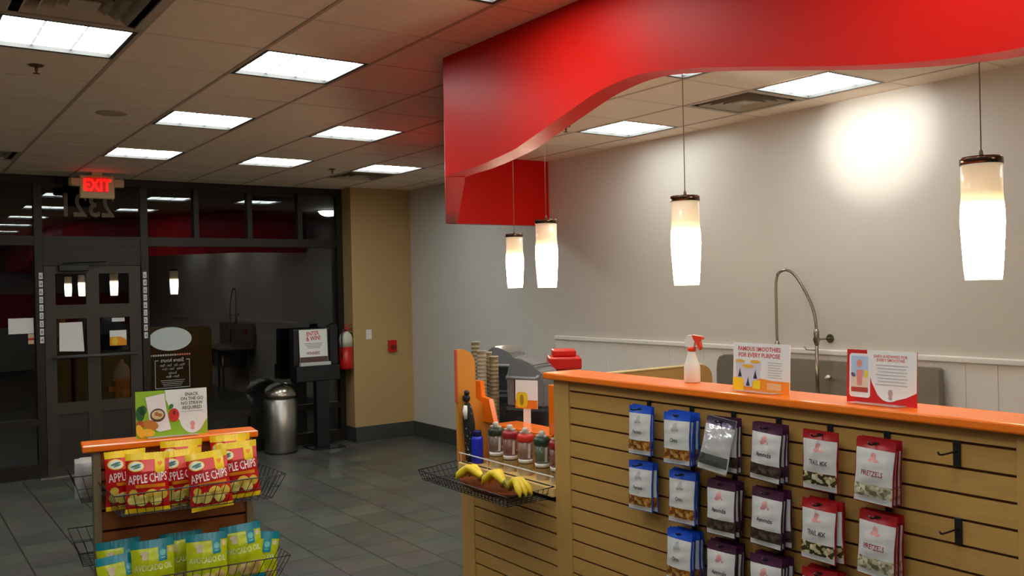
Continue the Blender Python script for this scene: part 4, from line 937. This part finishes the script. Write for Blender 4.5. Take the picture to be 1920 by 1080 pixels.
W, Hh = 0.24, 0.168
t = sign_base('red and white rewards sign with a printed phone on the orange ledge', (2.558, 1.646, 1.4855), (-0.05, 0, -PI/2+0.0), W, Hh, mat('print_scarlet', rgb(206, 26, 26), 0.5))
b = MB(); b.poly([(-W*0.2, Hh), (-W*0.19, Hh*0.7), (-W*0.13, Hh*0.4), (-W*0.03, Hh*0.14)]+arc(W*0.12, Hh*0.29, W*0.18, Hh*0.23, PI*1.15, PI*1.7)+[(W*0.36, Hh*0.16), (W/2, Hh*0.26), (W/2, Hh)], P(0.0008)); b.build('white_field', M['paper'], t)
def rrect(x0, z0, x1, z1, r): return arc(x1-r, z1-r, r, r, 0, PI/2, 4)+arc(x0+r, z1-r, r, r, PI/2, PI, 4)+arc(x0+r, z0+r, r, r, PI, 1.5*PI, 4)+arc(x1-r, z0+r, r, r, 1.5*PI, 2*PI, 4)
b = MB(); b.poly(rrect(-W*0.46, Hh*0.1, -W*0.15, Hh*0.93, 0.01), P(0.0014), 0); b.poly([(-W*0.43, Hh*0.2), (-W*0.18, Hh*0.2), (-W*0.18, Hh*0.88), (-W*0.43, Hh*0.88)], P(0.0018), 1)
b.poly([(-W*0.43, Hh*0.28), (-W*0.18, Hh*0.28), (-W*0.18, Hh*0.52), (-W*0.43, Hh*0.48)], P(0.0021), 2); b.poly([(-W*0.43, Hh*0.2), (-W*0.18, Hh*0.2), (-W*0.18, Hh*0.29), (-W*0.43, Hh*0.29)], P(0.0022), 3)
b.poly([(-W*0.34, Hh*0.32), (-W*0.27, Hh*0.32), (-W*0.255, Hh*0.62), (-W*0.355, Hh*0.62)], P(0.0024), 4); b.disc(-W*0.21, Hh*0.55, 0.008, 0.012, P(0.0024), 5); b.disc(-W*0.4, Hh*0.52, 0.009, 0.006, P(0.0024), 6, rot=-0.6); b.disc(-W*0.31, Hh*0.74, 0.01, 0.012, P(0.0024), 4)
b.build('phone_picture', [M['paper'], mat('print_sky', rgb(176, 200, 226), 0.6), mat('print_sand', rgb(226, 206, 182), 0.6), mat('print_brick', rgb(176, 64, 52), 0.6), mat('print_pink', rgb(222, 142, 130), 0.6), mat('print_lemon', rgb(232, 206, 60), 0.6), mat('print_plum', rgb(110, 80, 110), 0.6)], t)
b = MB(); b.text('EARN A REWARD FOR', 0.0125, W*0.14, Hh*0.87, P(0.0014), bold=0.015, sx=0.9); b.text('EVERY SMOOTHIE', 0.0125, W*0.14, Hh*0.80, P(0.0014), bold=0.015, sx=0.95); b.build('heading', red_p, t)
b = MB()
for k in range(7): b.poly([(-W*0.07+0.004*(k % 3), Hh*(0.74-0.06*k)), (W*0.38-0.006*(k % 2), Hh*(0.74-0.06*k)), (W*0.38-0.006*(k % 2), Hh*(0.722-0.06*k)), (-W*0.07+0.004*(k % 3), Hh*(0.722-0.06*k))], P(0.0014))
b.build('small_print', mat('grey_print4', rgb(186, 188, 188), 0.7), t)
b = MB(); b.disc(W*0.14, Hh*0.22, 0.008, 0.012, P(0.0014)); b.build('logo', mat('logo_dusty', rgb(190, 156, 156), 0.6), t); b = MB(); b.disc(W*0.14, Hh*0.13, 0.007, 0.006, P(0.0014)); b.build('logo_wording', mat('logo_dusty', rgb(190, 156, 156), 0.6), t)

# spray bottle on the ledge
t = thing('spray_bottle', 'white spray bottle with red-orange trigger on the orange ledge', 'spray bottle', (2.625, 2.506, 1.4855), (0, 0, -1.2))
MB().lathe([(0.0, 0), (0.03, 0), (0.032, 0.004), (0.032, 0.06), (0.028, 0.075), (0.014, 0.115), (0.013, 0.125), (0.0, 0.125)], n=24).build('bottle', mat('milky_plastic', rgb(226, 226, 216), 0.35), t)
rd = mat('trigger_red', rgb(226, 66, 30), 0.4)
MB().lathe([(0.0, 0.124), (0.016, 0.124), (0.016, 0.14), (0.0, 0.14)], n=20).build('collar', rd, t)
b = MB(); b.prism([(-0.022, 0.14), (0.012, 0.14), (0.018, 0.165), (0.012, 0.188), (-0.012, 0.186), (-0.026, 0.165)], lambda u, v: (u, -0.011, v), (0, 0.022, 0)); b.build('spray_head', M['white'], t)
b = MB(); b.prism([(0.006, 0.188), (0.045, 0.182), (0.05, 0.170), (0.036, 0.168), (0.042, 0.14), (0.036, 0.128), (0.030, 0.138), (0.022, 0.160), (0.012, 0.168)], lambda u, v: (u, -0.0115, v), (0, 0.023, 0)); b.build('trigger', rd, t)

# ------------------------------------------------------------ behind the counter
t = thing('sink', 'long stainless steel sink with tall splashback along the white wall', 'sink', (0, 0, 0))
b = MB(); b.prism([(3.13, 0.86), (3.13, 1.288), (3.145, 1.30), (4.90, 1.30), (4.95, 1.285), (4.975, 1.25), (4.985, 1.18), (4.985, 0.86)], YZ(5.50), (0.06, 0, 0)); b.build('splashback', M['steel_flat'], t)
b = MB(); b.box(4.95, 3.14, 0.84, 5.50, 4.98, 0.87, bev=0.004)
for k in range(3):
    y0 = 3.55+0.36*k
    for (x0, y_, x1, y1) in ((5.02, y0, 5.03, y0+.32), (5.44, y0, 5.45, y0+.32), (5.02, y0, 5.45, y0+.01), (5.02, y0+.31, 5.45, y0+.32)): b.box(x0, y_, 0.55, x1, y1, 0.85)
    b.box(5.02, y0, 0.54, 5.45, y0+.32, 0.55)
b.build('basins', M['steel_flat'], t)
for (x, y) in ((5.0, 3.2), (5.0, 4.92), (5.45, 3.2), (5.45, 4.92)): MB().tube([(x, y, 0), (x, y, 0.85)], 0.02, 10).build('leg', M['chrome'], t)
MB().box(5.46, 4.63, 1.10, 5.499, 4.75, 1.19, bev=0.004).build('soap_box', M['redplastic'], t)
MB().tube([(5.495, 3.93, 1.19), (5.46, 3.93, 1.185), (5.44, 3.90, 1.20)], 0.012, 8).build('highlight_stub', M['white'], t)  # white stub standing in for a highlight on the steel
t = thing('spray_faucet', 'tall steel pre-rinse faucet with arched spring hose over the sink', 'faucet', (5.44, 3.99, 0.87))
b = MB(); b.tube([(0, 0, 0.0), (0, 0, 0.60)], 0.0125, 10); b.lathe([(0.017, 0.55), (0.019, 0.57), (0.019, 0.64), (0.015, 0.66)], n=14); b.lathe([(0.022, 0), (0.022, 0.04), (0.014, 0.05)], n=14)
b.build('riser', M['chrome'], t)
path = smooth([(0, 0, 0.60), (0, 0.005, 0.72), (0, 0.04, 0.84), (0, 0.12, 0.98), (0, 0.19, 1.06), (0, 0.25, 1.085), (0, 0.30, 1.075), (0, 0.325, 1.055)], 5)
b = MB(); b.tube(path, 0.010, 10)
for p in smooth(path, 3): b.lathe([(0.012, -0.002), (0.0145, 0.0), (0.012, 0.002)], p[0], p[1], n=10, z0=p[2])
b.build('spring_arch', M['chrome'], t)
b = MB(); b.tube(smooth([(0, 0.325, 1.055), (0, 0.338, 1.02), (0, 0.345, 0.95), (0, 0.345, 0.66), (0, 0.343, 0.56)], 4), 0.0105, 10); b.build('hose', mat('hose_taupe', rgb(150, 138, 116), 0.4, 0.5), t)
b = MB(); b.lathe([(0.012, 0.0), (0.018, -0.02), (0.018, -0.06), (0.026, -0.10), (0.026, -0.12), (0, -0.12)], 0, 0.343, n=14, z0=0.565); b.build('spray_valve', M['chrome'], t)
b = MB(); b.tube([(0, 0, 0.585), (0.155, 0, 0.585)], 0.006, 8); b.tube([(0.155, 0, 0.585), (0.158, 0, 0.585)], 0.032, 16); b.box(-0.018, -0.018, 0.57, 0.018, 0.018, 0.60, bev=0.004); b.build('wall_bracket', M['chrome'], t)
b = MB(); b.tube([(0, 0, 0.51), (0, 0.09, 0.512), (0, 0.105, 0.53)], 0.005, 8); b.build('hook_arm', M['chrome'], t)

MB_ = MB().prism([(2.73, 3.43), (2.73, 4.26), (3.06, 4.78), (3.6, 4.78), (3.6, 3.43)], lambda u, v: (u, v, 0), (0, 0, 0.93))
t = thing('work_counter', 'low back counter carrying the blenders behind the bottle shelf', 'counter', (0, 0, 0))
MB_.build('cabinet', M['maple_v'], t); MB().prism([(2.72, 3.42), (2.72, 4.265), (3.05, 4.79), (3.62, 4.79), (3.62, 3.42)], lambda u, v: (u, v, 0.93), (0, 0, 0.03)).build('worktop', mat('grey_worktop', rgb(140, 136, 128), 0.4), t)
t = thing('partition', 'low maple partition with rounded end between the counter and the sink', 'partition', (3.9, 4.5, 0))
b = MB(); b.prism([(-0.05, 0), (-0.05, 1.285), (0.92, 1.285)]+[(0.92+0.1*math.sin(a), 1.185+0.1*math.cos(a)) for a in [k*PI/16 for k in range(1, 9)]]+[(1.02, 0)], lambda u, v: (u, 0, v), (0, 0.04, 0)); b.build('panel', M['maple'], t)
MB().box(-0.05, -0.004, 1.285, 0.93, 0.044, 1.297, bev=0.003, seg=1).build('edge_strip', mat('pale_edge', rgb(222, 196, 140), 0.5), t)

hood = mat('smoky_hood', rgb(112, 114, 116), 0.18, alpha=0.88); dk = mat('charcoal_plastic', rgb(46, 48, 50), 0.35)
def blender(label, loc, rz, s=1.0):
    t = thing('blender', label, 'blender', loc, (0, 0, rz), group='blenders on the back counter'); t.scale = (s, s, s)
    MB().box(-0.13, -0.13, 0, 0.13, 0.13, 0.26, bev=0.02).build('motor_base', M['black'], t)
    b = MB(); b.box(-0.05, -0.132, 0.12, 0.05, -0.126, 0.2); b.build('control_panel', dk, t)
    prof_ = [(-0.12, 0.26), (-0.12, 0.44)]+arc(-0.04, 0.44, 0.08, 0.10, PI, PI/2, 6)+[(0.06, 0.50)]+arc(0.06, 0.40, 0.06, 0.08, PI/2, 0, 6)+[(0.12, 0.26)]
    b = MB(); b.prism(prof_, lambda u, v: (u, -0.11, v), (0, 0.22, 0)); bmesh.ops.bevel(b.bm, geom=[e for e in b.bm.edges], offset=0.008, segments=2, affect='EDGES'); b.build('sound_hood', hood, t)
    MB().lathe([(0.0, 0.265), (0.055, 0.265), (0.07, 0.36), (0.072, 0.38), (0, 0.38)], n=20).build('jar', dk, t)
    b = MB(); b.prism([(-0.07, 0.28), (0.03, 0.28), (0.06, 0.33), (0.06, 0.42), (-0.07, 0.43)], lambda u, v: (u, -0.113, v), (0, 0.004, 0)); b.build('front_window', mat('dark_window', rgb(40, 46, 46), 0.15), t)
    b = MB(); b.tube([(-0.1, -0.115, 0.44), (-0.1, -0.15, 0.43), (0.09, -0.15, 0.43), (0.09, -0.115, 0.44)], 0.010, 8); b.build('hood_handle', mat('grey_handle', rgb(120, 122, 122), 0.35), t)
    return t
bl1 = blender('grey hooded blender with black base closest to the card sign', (3.02, 4.10, 0.96), -1.1, 0.96)
dup(bl1, (3.22, 4.63, 0.96), (0, 0, -1.0), 'grey hooded blender standing taller behind the cup stacks').scale = (1.0, 1.0, 1.02)
cupm = mat('smoky_cup', rgb(140, 124, 96), 0.3, alpha=0.85); cupw = mat('frosted_cup', rgb(158, 146, 122), 0.3, alpha=0.85)
def cups(label, x, y, top, r, m):
    t = thing('cup_stack', label, 'cup stack', (x, y, 0.96), group='tall stacks of nested cups')
    h = top-0.96; pr = []; n = int(h/0.022)
    for k in range(n): pr += [(r*0.93, k*h/n), (r*0.97, k*h/n+h/n*0.75), (r, k*h/n+h/n*0.8), (r, (k+1)*h/n-0.001)]
    MB().lathe([(0, 0)]+pr+[(r*0.8, h), (0, h-0.004)], n=20).build('nested_cups', m, t)
    b = MB(); b.lathe([(r*0.78, h), (r*1.02, h), (r*1.02, h+0.006), (r*0.78, h+0.006)], n=20); b.build('top_rim', cupw, t)
cups('tallest nested cup stack next to the rounded maple end panel', 2.825, 4.395, 1.558, 0.026, cupm)
cups('second tallest nested cup stack by the end panel', 2.795, 4.285, 1.512, 0.027, cupw)
cups('nested cup stack between the tall stacks and the blender', 2.90, 4.385, 1.494, 0.027, cupm)
cups('shortest nested cup stack, touching the grey blender side', 2.862, 4.265, 1.478, 0.028, cupm)
t = thing('card_poster', 'small white card with yellow tag picture fixed before the blender', 'sign', (2.80, 3.87, 1.23), (-0.03, 0, -PI/2+0.42))
W, Hh = 0.135, 0.15
MB().box(-W/2, 0, 0, W/2, 0.003, Hh).build('card', M['paper'], t)
b = MB(); b.poly([(-W/2, 0), (W/2, 0), (W/2, Hh*0.30), (-W/2, Hh*0.30)], P(0.0006), 0); b.poly(rrect(-W*0.46, Hh*0.03, W*0.06, Hh*0.58, 0.02), P(0.001), 1); b.disc(-W*0.2, Hh*0.3, 0.012, 0.03, P(0.0014), 2)
b.build('artwork', [mat('print_tangerine', rgb(226, 120, 24), 0.6), mat('print_gold', rgb(224, 196, 20), 0.6), mat('print_olive2', rgb(150, 130, 10), 0.6)], t)
MB().box(-0.02, 0.003, -0.265, 0.02, 0.012, 0.08).build('stand', M['white'], t)
t = thing('red_tub', 'red plastic tub with stepped lid behind the counter corner', 'tub', (3.32, 4.20, 0.96), (0, 0, -0.6))
MB().box(-0.08, -0.11, 0, 0.08, 0.11, 0.43, bev=0.012).build('body', mat('clear_red_tub', rgb(214, 84, 56), 0.3, alpha=0.9), t)
b = MB(); b.box(-0.095, -0.125, 0.43, 0.095, 0.125, 0.5, bev=0.01); b.box(-0.07, -0.07, 0.5, 0.07, 0.10, 0.54, bev=0.01); b.build('lid', M['redplastic'], t)
